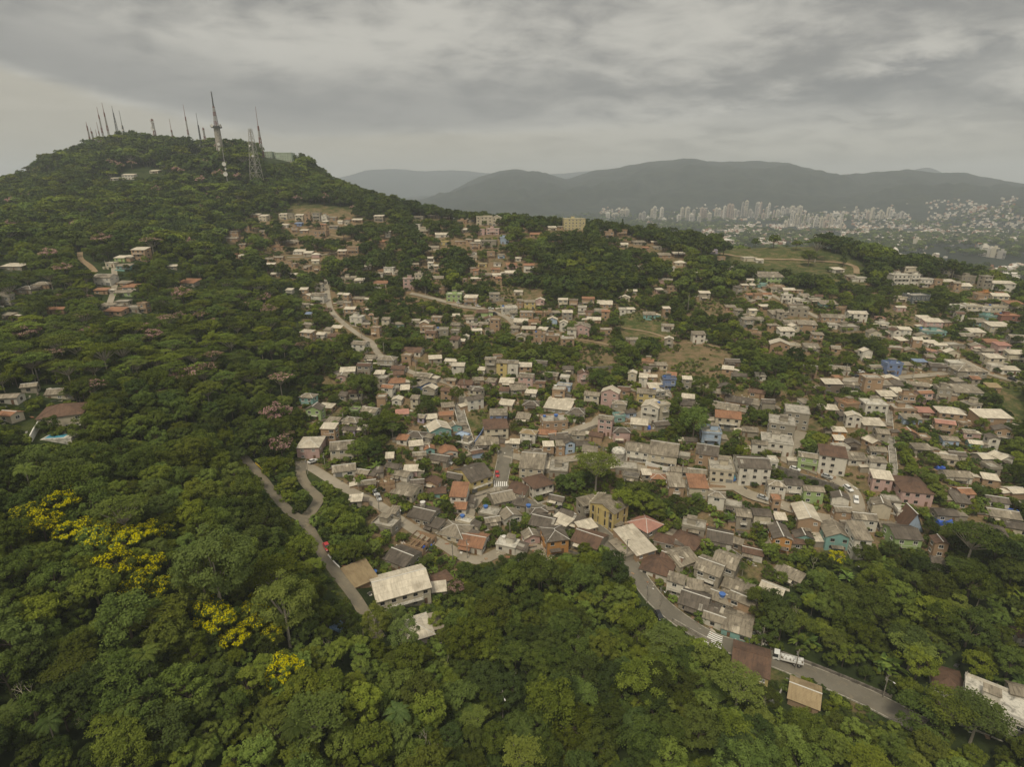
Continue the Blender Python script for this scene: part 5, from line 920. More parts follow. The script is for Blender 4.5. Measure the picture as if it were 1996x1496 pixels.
for r in ROADS[1:14]:
    a = 12.0; k = 0
    while a < r.len[-1]-6:
        q = r.point(a, 1.25 if k % 2 else -1.25); px, py, d = project(q)
        if 560 < px < 1990 and d < 460 and not any(abs(u-px)+abs(v-py) < 26 for u, v in [(1720,1362),(1286,1184),(1221,1092),(967,972),(970,905),(782,1022),(911,1090),(883,1100),(811,732)]):
            utility_pole(float(px), float(py), 7.5, k % 2, 'x', random.Random(k).uniform(0, 3)); PI_.append((LASTP[0], 'lane pole with lamp' if k % 2 else 'lane pole', float(px), float(py)))
        a += 34; k += 1
def lathe(mb, prof, n, mat, cx=0, cy=0):
    for (r0, z0), (r1, z1) in zip(prof[:-1], prof[1:]):
        for i in range(n):
            a, b = 2*math.pi*i/n, 2*math.pi*(i+1)/n; q = [(cx+r0*math.cos(a), cy+r0*math.sin(a), z0), (cx+r0*math.cos(b), cy+r0*math.sin(b), z0), (cx+r1*math.cos(b), cy+r1*math.sin(b), z1), (cx+r1*math.cos(a), cy+r1*math.sin(a), z1)]
            if r1 < 1e-4: q = q[:3]
            if r0 < 1e-4: q = [q[0], q[2], q[3]]
            mb.face(q, mat)
TK = {}
def tank(loc, col, label, s=1.0):
    if col not in TK:
        b = MB(); lathe(b, [(.62, 0), (.8, .75), (.84, .8), (.84, .86)], 14, col); l_ = MB(); lathe(l_, [(.86, .862), (.86, .93), (.3, 1.08), (0.0, 1.1)], 14, col); TK[col] = (b.mesh('tank_body'), l_.mesh('tank_lid'))
    r = obj('water_tank', None, None, loc); r.scale = (s, s, s); obj('tank_body', TK[col][0], r); obj('tank_lid', TK[col][1], r); tag(r, label, 'water tank', 'roof top water tanks')
def box_thing(name, px, py, parts, label, cat, rz=0.0, dz=0.0):
    P = ground(px, py); r = obj(name, None, None, (P[0], P[1], P[2]+dz), rz)
    for n_, f_ in parts: mb = MB(); f_(mb); mb.build(n_, r)
    tag(r, label, cat); return r
def pool1(mb): lathe(mb, [(2.3, -1.2), (2.3, .75), (2.15, .75), (2.15, .5)], 20, 'tank_blue')
box_thing('swimming_pool', 1426, 932, [('rim', pool1), ('water', lambda mb: mb.face([(2.15*math.cos(i*.3142), 2.15*math.sin(i*.3142), .55) for i in range(20)], 'pool_water'))], 'round blue pool between the cream flat roofed house and the white three storey house', 'pool'); PROT.append((1414, 918, 1438, 934, 225))
box_thing('swimming_pool', 106, 858, [('deck', lambda mb: mb.box(-6, 6, -1.5, 5, -2.5, .9, 'slab_light')), ('water', lambda mb: mb.box(-2.6, 3.2, -.4, 2.6, .8, .905, 'pool_water'))], 'small blue pool on a white deck below the brown roofed villa', 'pool', .15); PROT.append((60, 838, 145, 862, 190))
box_thing('reservoir', 1205, 900, [('drum', lambda mb: lathe(mb, [(3.0, -2), (3.0, 4.6), (3.15, 4.6), (3.15, 5.0)], 28, 'slab')), ('dome', lambda mb: lathe(mb, [(3.15, 5.0), (2.7, 5.9), (1.6, 6.5), (0.0, 6.7)], 28, 'slab_light')), ('hatch', lambda mb: lathe(mb, [(.4, 6.55), (.4, 6.95), (0.0, 7.0)], 10, 'galv'))], 'round concrete water reservoir with a domed top left of the long white house', 'reservoir'); PROT.append((1190, 868, 1220, 905, 245))
for px, py, sx, sy, lab in ((1838,1018,5,3.4,'blue tarpaulin covering the left end of the dark roofed shed'),(1970,1002,4.5,3,'blue tarpaulin over the roof ridge of the long grey house at far right'),(1262,836,2.6,2,'blue tarpaulin on the hut below the white gabled house'),(1832,915,3.5,2,'blue tarpaulin folded beside the long white bungalow'),(833,1070,3.2,2,'blue tarpaulin beside the roofless brick ruin'),(656,1226,3.0,2.4,'pale blue tarpaulin heap in the grass beside the left road')):
    tm = 'tarp_pale' if px == 656 else 'tarp_blue'
    def tp(mb, sx=sx, sy=sy, tm=tm):
        gq = random.Random(int(px)); n = 6; Zs = [[.9+.9*math.sin(i*1.1+j*.8)*.5+gq.uniform(-.15, .3) for j in range(n)] for i in range(n)]
        P = lambda i, j, dz=0: ((i/(n-1)-.5)*sx, (j/(n-1)-.5)*sy, Zs[i][j]+dz)
        for i in range(n-1):
            for j in range(n-1): mb.face([P(i, j), P(i+1, j), P(i+1, j+1), P(i, j+1)], tm)
        e = [(i, 0) for i in range(n)]+[(n-1, j) for j in range(1, n)]+[(i, n-1) for i in range(n-2, -1, -1)]+[(0, j) for j in range(n-2, 0, -1)]
        for k in range(len(e)): a, b = e[k], e[(k+1) % len(e)]; p, q = P(*a), P(*b); mb.face([(p[0]*1.05, p[1]*1.05, -.6), (q[0]*1.05, q[1]*1.05, -.6), q, p], tm)
    r = MB(); tp(r); o = r.build('tarpaulin', None, ground(px, py)); tag(o, lab, 'tarpaulin'); PROT.append((px-14, py-10, px+14, py+2, project(ground(px, py))[2]))
jb = MB(); g_ = random.Random(9)
for k in range(240):
    q = ground(1475+g_.gauss(0, 13), 1245+g_.gauss(0, 7)); a = g_.uniform(.1, .45); b = g_.uniform(.1, .4); tmp = MB(); tmp.box(-a, a, -b, b, 0, g_.uniform(.1, .5), g_.choice(['junk', 'frame_white', 'wood_pole', 'wall_k', 'slab_light', 'tank_white'])); jb.add(tmp, Matrix.Translation((q[0], q[1], q[2]-.05))@Matrix.Rotation(g_.uniform(0, 6), 4, 'Z')@Matrix.Rotation(g_.uniform(-.3, .3), 4, 'X'))
tag(jb.build('scrap_heap'), 'heap of pale scrap and rubbish beside the grey roofed house at the road', 'scrap', kind='stuff'); PROT.append((1448, 1232, 1505, 1256, 165))

# yard clutter: boards, sheets, barrels, blocks lying about between the houses
jb = MB(); g_ = random.Random(19)
for h in HL:
    if h['d'] > 330: continue
    Mw = house_world(h)
    for k in range(5):
        q = Mw@Vector((g_.uniform(-.75, .75)*h['W'], g_.choice((g_.uniform(-4, -.8), h['D']+g_.uniform(.5, 2.5))), 0)); z = float(H(q.x, q.y)); a, b, c = g_.uniform(.15, 1.1), g_.uniform(.1, .6), g_.uniform(.05, .6); tmp = MB(); tmp.box(-a, a, -b, b, 0, c, g_.choice(['junk', 'frame_white', 'wood_pole', 'wall_k', 'slab_light', 'roof_g', 'roof_w', 'concrete', 'dark_metal', 'wall_t']))
        jb.add(tmp, Matrix.Translation((q.x, q.y, z-.08))@Matrix.Rotation(g_.uniform(0, 6), 4, 'Z')@Matrix.Rotation(g_.uniform(-.25, .25), 4, 'X'))
tag(jb.build('yard_clutter'), 'boards, sheets and blocks lying about between the houses', 'clutter', kind='stuff')
# ---------------------------------------------------------------- transmitter masts on the hill
def solve_h(P, py_top):
    lo, hi = 1.0, 160.0
    for _ in range(40):
        m_ = (lo+hi)/2
        if project(np.array(P)+[0, 0, m_])[1] > py_top: lo = m_
        else: hi = m_
    return lo
def lattice(mb, w0, w1, z0, z1, n, r, mats, legs=3):
    an = [2*math.pi*k/legs+.5 for k in range(legs)]; lv = [z0+(z1-z0)*(1-(1-i/n)**1.15) for i in range(n+1)]
    for i in range(n):
        t0, t1 = (lv[i]-z0)/(z1-z0), (lv[i+1]-z0)/(z1-z0); a, b = w0+(w1-w0)*t0, w0+(w1-w0)*t1; mt = mats[(i*5//max(n, 1)) % len(mats)] if len(mats) > 1 else mats[0]
        p = [(a*math.cos(q), a*math.sin(q), lv[i]) for q in an]; s = [(b*math.cos(q), b*math.sin(q), lv[i+1]) for q in an]
        for k in range(legs):
            j = (k+1) % legs; mb.tube(p[k], s[k], r, r, 4, mt, False); mb.tube(p[k], s[j], r*.6, r*.6, 3, mt, False); mb.tube(p[j], s[k], r*.6, r*.6, 3, mt, False); mb.tube(s[k], s[j], r*.6, r*.6, 3, mt, False)
def dish_mesh(R):
    d = MB(); lathe(d, [(0.001, 0), (R*.5, .06*R), (R*.85, .22*R), (R, .34*R), (R, .5*R), (R*.9, .5*R), (0.001, .42*R)], 14, 'dish_white'); d.v = [(x, -z, y) for x, y, z in d.v]; return d
def mast(px, py, ptop, wb, wt, label, style='lattice', dishes=(), mats=('mast_red', 'mast_white'), legs=3, thick=.34, whip=.25):
    P = ground(px, py); hgt = solve_h(P, ptop); r = obj('radio_mast', None, None, (P[0], P[1], P[2]-1)); zl = hgt*(1-whip)+1
    if style == 'pole': p = MB(); p.tube((0, 0, 0), (0, 0, zl), .5, .3, 8, 'galv'); p.build('pole', r)
    else: l_ = MB(); lattice(l_, wb, wt, 0, zl, max(5, int(zl/(4 if legs == 3 else 8))), thick*1.35, mats, legs); l_.build('lattice', r)
    if whip > 0: q = MB(); q.tube((0, 0, zl), (0, 0, zl+hgt*whip), .42, .22, 6, mats[0]); q.build('antenna', r)
    ft = MB(); ft.box(-wb-.5, wb+.5, -wb-.5, wb+.5, -3, .4, 'concrete'); ft.build('footing', r)
    for f, a, R in dishes:
        z = zl*f; w_ = wb+(wt-wb)*f; dm_ = dish_mesh(R); o = dm_.build('dish', r, (w_*math.sin(a), -w_*math.cos(a)-.3, z)); o.rotation_euler = (0, 0, a)
    tag(r, label, 'mast', 'transmitter masts on the hilltop'); return r
mast(179,290,237,1.6,.5,'thin red lattice mast, leftmost on the hilltop',whip=.12)
mast(185,289,248,1.8,.9,'short stout lattice mast second from the left on the hilltop',whip=.15,thick=.4)
mast(193,285,252,1.0,.4,'short thin mast third from the left on the hilltop',whip=.3); mast(197,280,238,1.0,.4,'thin mast just right of the third one at the left of the hilltop',whip=.3)
mast(203,276,208,1.8,.5,'tall slender red lattice mast left of the two tallest in the left group',whip=.18); mast(214,274,200,1.9,.5,'tallest slender mast in the left group of masts',whip=.2)
mast(232,276,206,3.0,.5,'dark tapering lattice mast right of the tallest pair in the left group',whip=.16,mats=('dark_metal',),thick=.26)
mast(245,280,215,2.0,.8,'dark mast with platforms and drums, rightmost of the left group',whip=.4,mats=('dark_metal',),thick=.34,dishes=((.55,0,1.6),(.8,.4,1.4),(.95,-.4,1.3)))
mast(305,282,231,2.4,1.3,'stout lattice mast studded with round dishes in the middle of the hilltop',whip=.02,thick=.44,dishes=((.95,-.9,2.0),(.9,.9,1.7),(.72,-.9,2.1),(.66,.2,1.6),(.5,-.9,2.0)))
mast(338,278,231,1.9,.8,'short mast behind trees right of the dish mast',whip=.35,thick=.4); mast(369,276,203,2.0,.5,'tall slender mast over the middle of the hilltop trees',whip=.25); mast(397,312,220,1.7,.5,'slender dark mast left of the big concrete tower',whip=.25,mats=('dark_metal',),dishes=((.45,-.7,1.5),))
mast(403,296,248,1.7,1.0,'short lattice mast between the slender mast and the concrete tower',whip=.03,thick=.4)
P = ground(433, 318); hgt = solve_h(P, 178); hc = solve_h(P, 245); r = obj('broadcast_tower', None, None, (P[0], P[1], P[2]-2))
q = MB(); lathe(q, [(6.4, 0), (6.0, 4), (4.3, hc*.5), (3.7, hc+2)], 16, 'concrete'); q.build('shaft', r); q = MB(); lathe(q, [(3.7, hc-1), (6.4, hc-.6), (6.4, hc+1.4), (5.9, hc+1.4), (5.9, hc-.2)], 16, 'dark_metal'); q.build('gallery', r)
q = MB(); lattice(q, 2.6, 1.0, hc+2, hc+(hgt-hc)*.62, 9, .34, ('mast_red', 'mast_white'), 4); q.build('lattice', r); q = MB(); q.tube((0, 0, hc+(hgt-hc)*.62), (0, 0, hgt+2), 1.0, .55, 8, 'dark_metal'); q.build('antenna', r)
for z, a in ((hc+1.8, -1.3), (hc+1.6, -.4), (hc+1.9, 1.2), (hc*.55, .3), (hc*.42, .4)): o = dish_mesh(1.9).build('dish', r, (6.0*math.sin(a) if z > hc else 4.6*math.sin(a), -6.2*math.cos(a) if z > hc else -4.9*math.cos(a), z)); o.rotation_euler = (0, 0, a)
tag(r, 'massive round concrete broadcast tower with gallery and tall antenna, highest on the hill', 'tower')
mast(446,372,290,1.2,.8,'grey pole with two large white dishes in front of the concrete tower','pole',((.72,.1,2.3),(.46,.1,2.5),(.6,.5,1.1)),whip=.1,mats=('galv',))
mast(503,366,251,8.5,2.0,'big pale lattice tower with splayed legs below the green building',whip=.0,legs=4,thick=.2,mats=('mast_white',),dishes=((.55,.2,1.3),(.72,-.3,1.2)))
mast(510,300,207,3.0,.7,'tall red and white mast just behind the pale green building',whip=.38,thick=.44)
# ---------------------------------------------------------------- the town on the plain
TW = [(1170,426,4,18,24,7),(1226,436,2,22,30,9)]
TOWERS = []; TWI = []
g_ = random.Random(21)
for x0, x1, yb, n, h0, h1 in ((1246,1300,432,8,16,26),(1320,1386,431,9,16,26),(1394,1440,425,8,22,32),(1442,1500,423,11,22,34),(1502,1526,426,5,18,26),(1526,1552,441,6,22,32),(1554,1600,442,11,22,30),(1602,1645,443,9,20,30),(1612,1645,428,4,16,22),(1664,1722,428,11,18,28),(1728,1766,425,6,16,24),(1532,1562,420,4,14,20),(1180,1225,424,5,8,14)):
    for k in range(n): TOWERS.append((x0+(x1-x0)*(k+.5)/n+g_.uniform(-2.5, 2.5), yb+g_.uniform(-4, 4), (h0*.5+(h1-h0*.5)*g_.random()**1.3)*.92, (x1-x0)/n*g_.uniform(.6, 1.1)))
TOWERS += [(1917,500,20,11),(1931,502,17,8),(1941,503,19,10),(1955,505,15,9),(1790,478,12,10)]
TCOL = [('tower_cream', (0.56, 0.51, 0.41)), ('tower_white', (0.66, 0.62, 0.55)), ('tower_grey', (0.42, 0.39, 0.35)), ('tower_rose', (0.46, 0.37, 0.30))]
for n_, c_ in TCOL: plain(n_, c_, .85, .12)
TOWERS.sort()
for k, (px, py, hp, wp) in enumerate(TOWERS):
    P = on_plain(px, py) if px > 1880 else ground(px, py); d = project(P)[2]; hm, wm = hp*d/F_PX, wp*d/F_PX; g_ = random.Random(k); mt = TCOL[g_.choice([0, 0, 1, 1, 2, 3])][0]; dm_ = wm*g_.uniform(.7, 1.1)
    r = obj('apartment_tower', None, None, P, g_.uniform(-.35, .35)); b = MB(); b.box(-wm/2, wm/2, 0, dm_, -6, hm, mt); b.build('body', r); b = MB(); b.box(-wm*.25, wm*.2, dm_*.3, dm_*.7, hm+.003, hm+4.5, mt); b.build('roof_block', r)
    nfl = int(hm/3.1); b = MB()
    for f in range(1, nfl): b.box(-wm*.42, wm*.42, -.9, -.01, f*3.1, f*3.1+1.0, 'shutter' if g_.random() < .3 else mt)
    b.build('balcony_band', r); b = MB()
    for f in range(nfl-1): b.box(-wm*.40, wm*.40, -.05, -.004, f*3.1+1.5, f*3.1+2.9, 'glass')
    b.build('window_band', r)
    cn = {'tower_cream': 'cream', 'tower_white': 'white', 'tower_grey': 'grey', 'tower_rose': 'rosy'}[mt]; TWI.append((r, ('tall ' if hp > 24 else 'low ' if hp < 17 else '')+cn+' apartment tower', px, py))
    tag(r, '', 'tower', 'apartment towers in the distant town')
bt = MB(); g_ = random.Random(3); cols = ['tower_white', 'tower_cream', 'tower_cream', 'tower_grey', 'tower_rose', 'wall_t']
def far_house(px, py):
    P = ground(px, py) if py < 430 else on_plain(px, py)
    if math.hypot(P[0], P[1]) < 900: return
    d = math.hypot(P[0], P[1]); W, D, hh = g_.uniform(5.5, 11), g_.uniform(5, 9), g_.choice([3.2, 3.4, 6, 6.5, 9]); c = g_.choice(cols); t_ = MB(); t_.box(-W/2, W/2, 0, D, -4, hh, c, 'b'); rm = g_.choice(['tower_white', 'tower_rose', 'tower_grey', 'wall_t', 'tower_white'])
    if g_.random() < .6:
        t_.face([(-W/2-.4, -.4, hh+.02), (W/2+.4, -.4, hh+.02), (W/2+.4, D/2, hh+2), (-W/2-.4, D/2, hh+2)], rm); t_.face([(W/2+.4, D+.4, hh+.02), (-W/2-.4, D+.4, hh+.02), (-W/2-.4, D/2, hh+2), (W/2+.4, D/2, hh+2)], rm); t_.face([(W/2, 0, hh), (W/2, D, hh), (W/2, D/2, hh+2)], c); t_.face([(-W/2, D, hh), (-W/2, 0, hh), (-W/2, D/2, hh+2)], c)
    bt.add(t_, Matrix.Translation([float(v) for v in P])@Matrix.Rotation(g_.uniform(-.9, .9), 4, 'Z'))
def scatter(n, xs, ys, dens=1.0):
    k = 0
    while k < n:
        px, py = g_.uniform(*xs), g_.uniform(*ys); k += 1
        if vnoise(np.array(px/23.0), np.array(py/6.0), 4) < 1-dens*.62: continue
        far_house(px, py)
scatter(1700, (1370, 1620), (440, 478), 1.1); scatter(2500, (1560, 1996), (432, 474), 1.0); scatter(420, (1240, 1560), (428, 446), .8); scatter(90, (1600, 1820), (470, 492), .6); scatter(120, (1800, 1996), (470, 530), .55); scatter(60, (1280, 1400), (395, 425), .7); scatter(90, (1420, 1700), (402, 432), .6); scatter(50, (1880, 1996), (420, 440), .8); scatter(60, (1940, 1996), (520, 560), .9); scatter(60, (1170, 1230), (405, 425), .8); scatter(40,(1560,1800),(478,500),.6)
tag(bt.build('distant_town'), 'mass of small pale houses spread over the far plain', 'town', kind='stuff')
def big_block(px, py, wp, hm, D, mat, roofm, label, rz=0, cat='building', name='warehouse', n=1):
    P = on_plain(px, py); d = project(P)[2]; W = wp*d/F_PX; r = obj(name, None, None, P, rz); b = MB(); b.box(-W/2, W/2, 0, D, -8, hm, mat); b.build('wall', r); b = MB(); b.box(-W/2-.8, W/2+.8, -.8, D+.8, hm+.003, hm+.8, roofm); b.build('roof', r); b = MB()
    for k in range(max(3, int(W/9))): x = -W/2+W*(k+.5)/max(3, int(W/9)); b.box(x-2.2, x+2.2, -.08, -.003, hm*.55, hm*.8, 'glass')
    b.build('window_band', r); tag(r, label, cat); return r, W
big_block(1372,478,116,13,60,'tower_rose','tower_white','very long low warehouse with pale roof on the plain behind the knoll')
big_block(1838,530,104,9,40,'tower_grey','tower_white','long white flat roofed hall beyond the right hand houses',-.06); big_block(1905,560,74,8,30,'tower_grey','tower_white','pale flat hall between trees at the far right',-.2)
r, W = big_block(1745,516,34,20,26,'tower_grey','tower_white','grey office block with glass strips and a white dome on top',0,'building','domed_building'); b = MB(); lathe(b, [(8, 21), (8, 26), (6.5, 30), (3.5, 33), (0.001, 34)], 20, 'tower_white'); b.v = [(x, y+12, z) for x, y, z in b.v]; b.build('dome', r)
big_block(1718,514,16,12,20,'tower_rose','tower_rose','small rosy block left of the domed office building',0,'building','office_block')
# ---------------------------------------------------------------- labels that single one thing out
ANCH = [(985,945,'by the village centre crossing'),(1195,990,'near the yellow church'),(1250,1075,'near the white roofed workshop'),(630,860,'on the left bend'),(800,860,'left of the broad stairway'),(905,830,'beside the broad stairway'),(745,955,'around the roofless brick house'),(780,1160,'at the left road end'),
 (880,1045,'around the long orange roof'),(1075,1050,'around the orange house'),(1330,1130,'in the grey roofed row'),(1420,1195,'above the large crossing'),(1500,1330,'below the truck'),(1420,1075,'around the small lawn'),(1560,1030,'in the tight row under the street'),(1690,1060,'near the tall narrow white house'),(1470,935,'around the big white house'),(1530,860,'by the grey apartment block'),(1620,920,'above the stone wall'),(1735,850,'along the long stairway'),(1850,850,'right of the long stairway'),
 (1790,1000,'around the pink parapet house'),(1940,1010,'at the right edge over dark trees'),(1900,760,'around the big grey right house'),(1680,750,'along the upper right lane'),(1800,670,'in the pale terrace cluster'),(1930,690,'at the far right cluster'),(1900,600,'below the slender grey block'),(1780,550,'in the white stepped row'),(1890,550,'on the right crest'),(1640,610,'right of the green warehouse'),(1500,570,'by the green warehouse'),(1540,640,'below the green warehouse'),(1430,510,'below the grassy knoll'),
 (1300,500,'on the crest left of the knoll'),(1300,580,'on the green slope'),(1250,630,'on the grassy terraces'),(1360,670,'above the bare earth patch'),(1280,740,'below the bare earth patch'),(1410,750,'around the dark timber hut'),(1400,830,'above the pale blue house'),(1320,900,'right of the round reservoir'),(1260,800,'around the white gabled house'),(1170,800,'around the tall pink gable house'),(1180,860,'around the three storey pink house'),(1085,840,'around the big brick terrace house'),(1080,750,'above the long white roof'),(980,740,'in the three storey row'),(960,850,'around the long brown roof'),(1030,890,'above the crossing street'),
 (900,745,'at the end of the winding lane'),(760,730,'on the winding lane bend'),(660,640,'along the upper winding lane'),(690,545,'at the top of the winding lane'),(600,510,'along the left terrace path'),(600,440,'under the bare red cutting'),(470,470,'at the forest edge under the hill'),(830,480,'left of the cream school'),(950,450,'around the cream school'),(1120,450,'by the yellow four storey school'),(970,520,'under the small blue house'),(900,590,'around the bright green house'),(1040,610,'around the yellow upper house'),(1120,640,'in the mid slope cluster'),(850,650,'in the brick cluster mid slope'),(1060,670,'over the central tree belt'),(1170,610,'right of the mid slope cluster'),(240,550,'in the hamlet on the left slope'),(60,590,'at the left edge hamlet'),(100,800,'by the villa with pool'),(270,345,'under the hilltop lawn'),(460,300,'on the hilltop'),
 (1850,1380,'at the bottom right corner')]
TANCH = [(130,1000,'among the upper yellow blossoms'),(270,1090,'below the yellow blossoms'),(450,1210,'by the lower yellow blossoms'),(430,1080,'by the huge plumed tree'),(60,930,'on the left forest slope'),(250,900,'above the yellow blossoms'),(420,900,'left of the forest road'),(60,1150,'at the left edge'),(80,1300,'in the lower left forest'),(60,1450,'in the bottom left corner'),(300,1250,'left of the round yellow bush'),(280,1430,'along the bottom left edge'),(560,1300,'by the round yellow bush'),(520,1450,'at the bottom below the yellow bush'),(650,1250,'below the left road end'),
 (720,1380,'left of the forest lamp'),(820,1270,'around the white hidden roof'),(980,1360,'around the forest lamp'),(900,1180,'right of the big grey roof'),(1000,1130,'below the orange house'),(1150,1130,'below the workshop'),(1100,1250,'in the central forest'),(1250,1250,'left of the large crossing'),(1200,1350,'in the forest below the crossing'),(880,1470,'at the bottom centre'),(1100,1470,'at the bottom right of centre'),(1350,1350,'left of the yellow walled house'),(1350,1470,'at the bottom below the tan hut'),(1600,1430,'below the tan roofed hut'),(1500,1200,'beside the grey roofed row'),(1600,1150,'in the gully under the tight row'),
 (1720,1180,'in the right hand gully'),(1850,1150,'under the right edge houses'),(1700,1270,'above the lower road'),(1880,1270,'above the brown hip roof'),(1800,1420,'in the bottom right corner'),(1950,1330,'at the right edge'),(600,980,'inside the road loop'),(660,1040,'right of the left road'),(720,900,'among the left village roofs'),(660,770,'above the left bend'),(500,830,'beside the forest road'),(500,700,'on the mid left slope'),(250,700,'above the villa'),(1170,940,'under the round reservoir'),(1250,990,'behind the church'),(1380,1010,'around the small lawn'),(1350,830,'left of the pale blue house'),(1500,780,'above the grey apartment block'),(1690,960,'beside the stone walled street'),(1850,980,'right of the pink parapet house'),(1200,720,'under the earth terrace'),(1050,690,'in the central tree belt'),(800,760,'under the winding lane'),(1950,880,'on the far right slope')]
ORD = ['first', 'second', 'third', 'fourth', 'fifth', 'sixth', 'seventh', 'eighth', 'ninth', 'tenth', 'eleventh', 'twelfth', 'thirteenth', 'fourteenth', 'fifteenth', 'sixteenth', 'seventeenth', 'eighteenth', 'nineteenth', 'twentieth']
def label_all(items, anchors):
    """items: (object, descriptor, px, py); a place phrase, and an order from the left where several still match"""
    gr = {}
    for o, dsc, px, py in items:
        a = min(anchors, key=lambda q: (q[0]-px)**2+((q[1]-py)*1.4)**2)[2]; gr.setdefault((dsc, a), []).append((px, o))
    for (dsc, a), l in gr.items():
        l.sort(key=lambda q: q[0])
        for i, (px, o) in enumerate(l):
            o['label'] = dsc+' '+a+('' if len(l) == 1 else (', left one' if i == 0 else ', right one') if len(l) == 2 else ', leftmost' if i == 0 else ', '+ORD[i]+' from left')
# ---------------------------------------------------------------- build the houses: the 300 that show largest one by one, the small rest together
def place(pieces, root):
    for n_, mb, me, loc, rz, kids in pieces:
        o = obj(n_, me if me is not None else mb.mesh(n_), root, loc, rz)
        for k in kids: obj(k[0], k[2] if k[2] is not None else k[1].mesh(k[0]), o, k[3], k[4])
RPT = np.concatenate([np.column_stack([r.c, np.full(len(r.c), r.w/2)]) for r in ROADS])
def clear_of_road(h):
    c, s = math.cos(h['yaw']), math.sin(h['yaw']); x, y = h['P'][0]-s*h['D']/2, h['P'][1]+c*h['D']/2
    return not (((RPT[:, 0]-x)**2+(RPT[:, 1]-y)**2) < (RPT[:, 2]+h['W']*.62)**2).any()
HL[:] = [h for h in HL if not h.get('fill') or clear_of_road(h)]
hs = sorted([h for h in HL if h['kind'] == 'house'], key=lambda h: -h['wp']*h['wp']*h['st']**.5)
single = hs[:300]; rest = hs[300:]; others = [h for h in HL if h['kind'] != 'house']
STN = {1: 'low', 2: 'two storey', 3: 'three storey', 4: 'four storey'}
items = []; tanks = []
for h in single+others:
    root = obj(h['kind'], None, None, h['P'], h['yaw']); h['o'] = root; place(h['pieces'], root)
    roofd = {'F': 'flat roof', 'N': 'no roof', 'A': 'steep brown roof'}.get(h['rt'], {'g': 'grey roof', 'd': 'dark roof', 'w': 'whitish roof', 't': 'orange tiles', 'r': 'brown tiles', 'p': 'salmon roof', 'b': 'blue roof', 'y': 'tan tiles', 'm': 'mint roof'}.get(h['rc'], 'grey roof'))
    if h['rt'] == 'H': roofd = 'hipped '+roofd
    cat = h['kind'].replace('_', ' '); tag(root, '', cat if len(cat.split()) < 3 else 'building', {'house': 'houses of the hillside village'}.get(h['kind']))
    items.append((root, STN[h['st']]+' '+WNAME[h['wc']]+' '+cat+' with '+roofd, h['px'], h['py']))
label_all(items, ANCH)
far_b = MB()
for h in rest:
    Mw = house_world(h)
    for n_, mb, me, loc, rz, kids in h['pieces']:
        Ml = Mw@Matrix.Translation(loc)@Matrix.Rotation(rz, 4, 'Z'); far_b.add(mb, Ml)
        for k in kids: far_b.add(k[1], Ml@Matrix.Translation(k[3])@Matrix.Rotation(k[4], 4, 'Z'))
tag(far_b.build('small_houses'), 'the smallest far houses of the hillside village', 'houses', kind='stuff')
label_all(TWI, [(1200,420,'at the left end of the distant town'),(1272,430,'behind the long warehouse'),(1353,430,'over the warehouse right half'),(1417,425,'in the middle cluster of town'),(1470,422,'in the tallest town cluster'),(1514,426,'right of the tallest cluster'),(1545,430,'left in the double row'),(1590,442,'in the front row slabs'),(1630,432,'right in the double row'),(1693,428,'in the separate right cluster'),(1747,425,'in the last pair of clusters'),(1935,502,'in the near right group')])
# roof tanks
g_ = random.Random(77); cand = [h for h in single if h['rt'] == 'F' and h['d'] < 420 and h['W'] > 5]; tk_items = []
for h in cand:
    if g_.random() < .42:
        v = house_world(h)@Vector((h['W']*g_.uniform(-.38, -.25), h['D']*.8, h['Hh']+.165)); col = g_.choice(['tank_blue', 'tank_blue', 'tank_white']); n0 = len(bpy.data.objects)
        tank(v, col, 'x', g_.uniform(.85, 1.15)); o = [q for q in C.objects[-3:] if q.name.startswith('water_tank')][0]; tk_items.append((o, ('blue' if col == 'tank_blue' else 'white')+' water tank on flat roof', h['px'], h['py']))
for px, py, dz, col in ((1083,836,6.2,'tank_blue'),(729,1120,.3,'tank_blue'),(1030,1005,3.6,'tank_blue'),(1405,1180,3.3,'tank_blue'),(825,1000,3.6,'tank_white')):
    P = ground(px, py); tank((P[0], P[1], P[2]+dz if dz > 1 else P[2]), col, 'x', 1.2); o = [q for q in C.objects[-3:] if q.name.startswith('water_tank')][0]
    if dz > 1:
        s_ = MB(); s_.box(-.8, .8, -.8, .8, -dz-2, -.004, 'concrete'); s_.build('stand', o)
    tk_items.append((o, ('blue' if col == 'tank_blue' else 'white')+' water tank', px, py))
label_all(tk_items, ANCH); label_all(PI_, ANCH)
# ---------------------------------------------------------------- trees: where the photo shows houses, lanes and clearings none stands in front of them
MS = 4; PM = np.zeros((1496//MS+1, 1996//MS+1))
def protect(x0, y0, x1, y1, d):
    a, b, c, e = max(0, int(x0/MS)), max(0, int(y0/MS)), min(PM.shape[1], int(x1/MS)+1), min(PM.shape[0], int(y1/MS)+1)
    if c > a and e > b: PM[b:e, a:c] = np.maximum(PM[b:e, a:c], d)
protect(514, 286, 572, 312, 900); protect(0, 752, 182, 862, 178)
for h in HL:
    Mw = house_world(h); pts = np.array([tuple(Mw@Vector((x, y, z))) for x in (-h['W']/2, h['W']/2) for y in (0, h['D']) for z in (0, h['top'])]); X_, Y_, D_ = project(pts)
    x0, x1, y0, y1 = X_.min(), X_.max(), Y_.min(), Y_.max(); protect(x0+.08*(x1-x0), y0+.04*(y1-y0), x1-.08*(x1-x0), y1-.14*(y1-y0), D_.min())
for r in ROADS:
    X_, Y_, D_ = project(np.concatenate([r.c, r.z[:, 3:4]], 1))
    for x, y, d in zip(X_, Y_, D_):
        if r is R_left and (y < 900 or y > 1200): continue
        hw = r.w*F_PX/d*.36; protect(x-hw, y-hw*.45, x+hw, y+hw*.45, d)
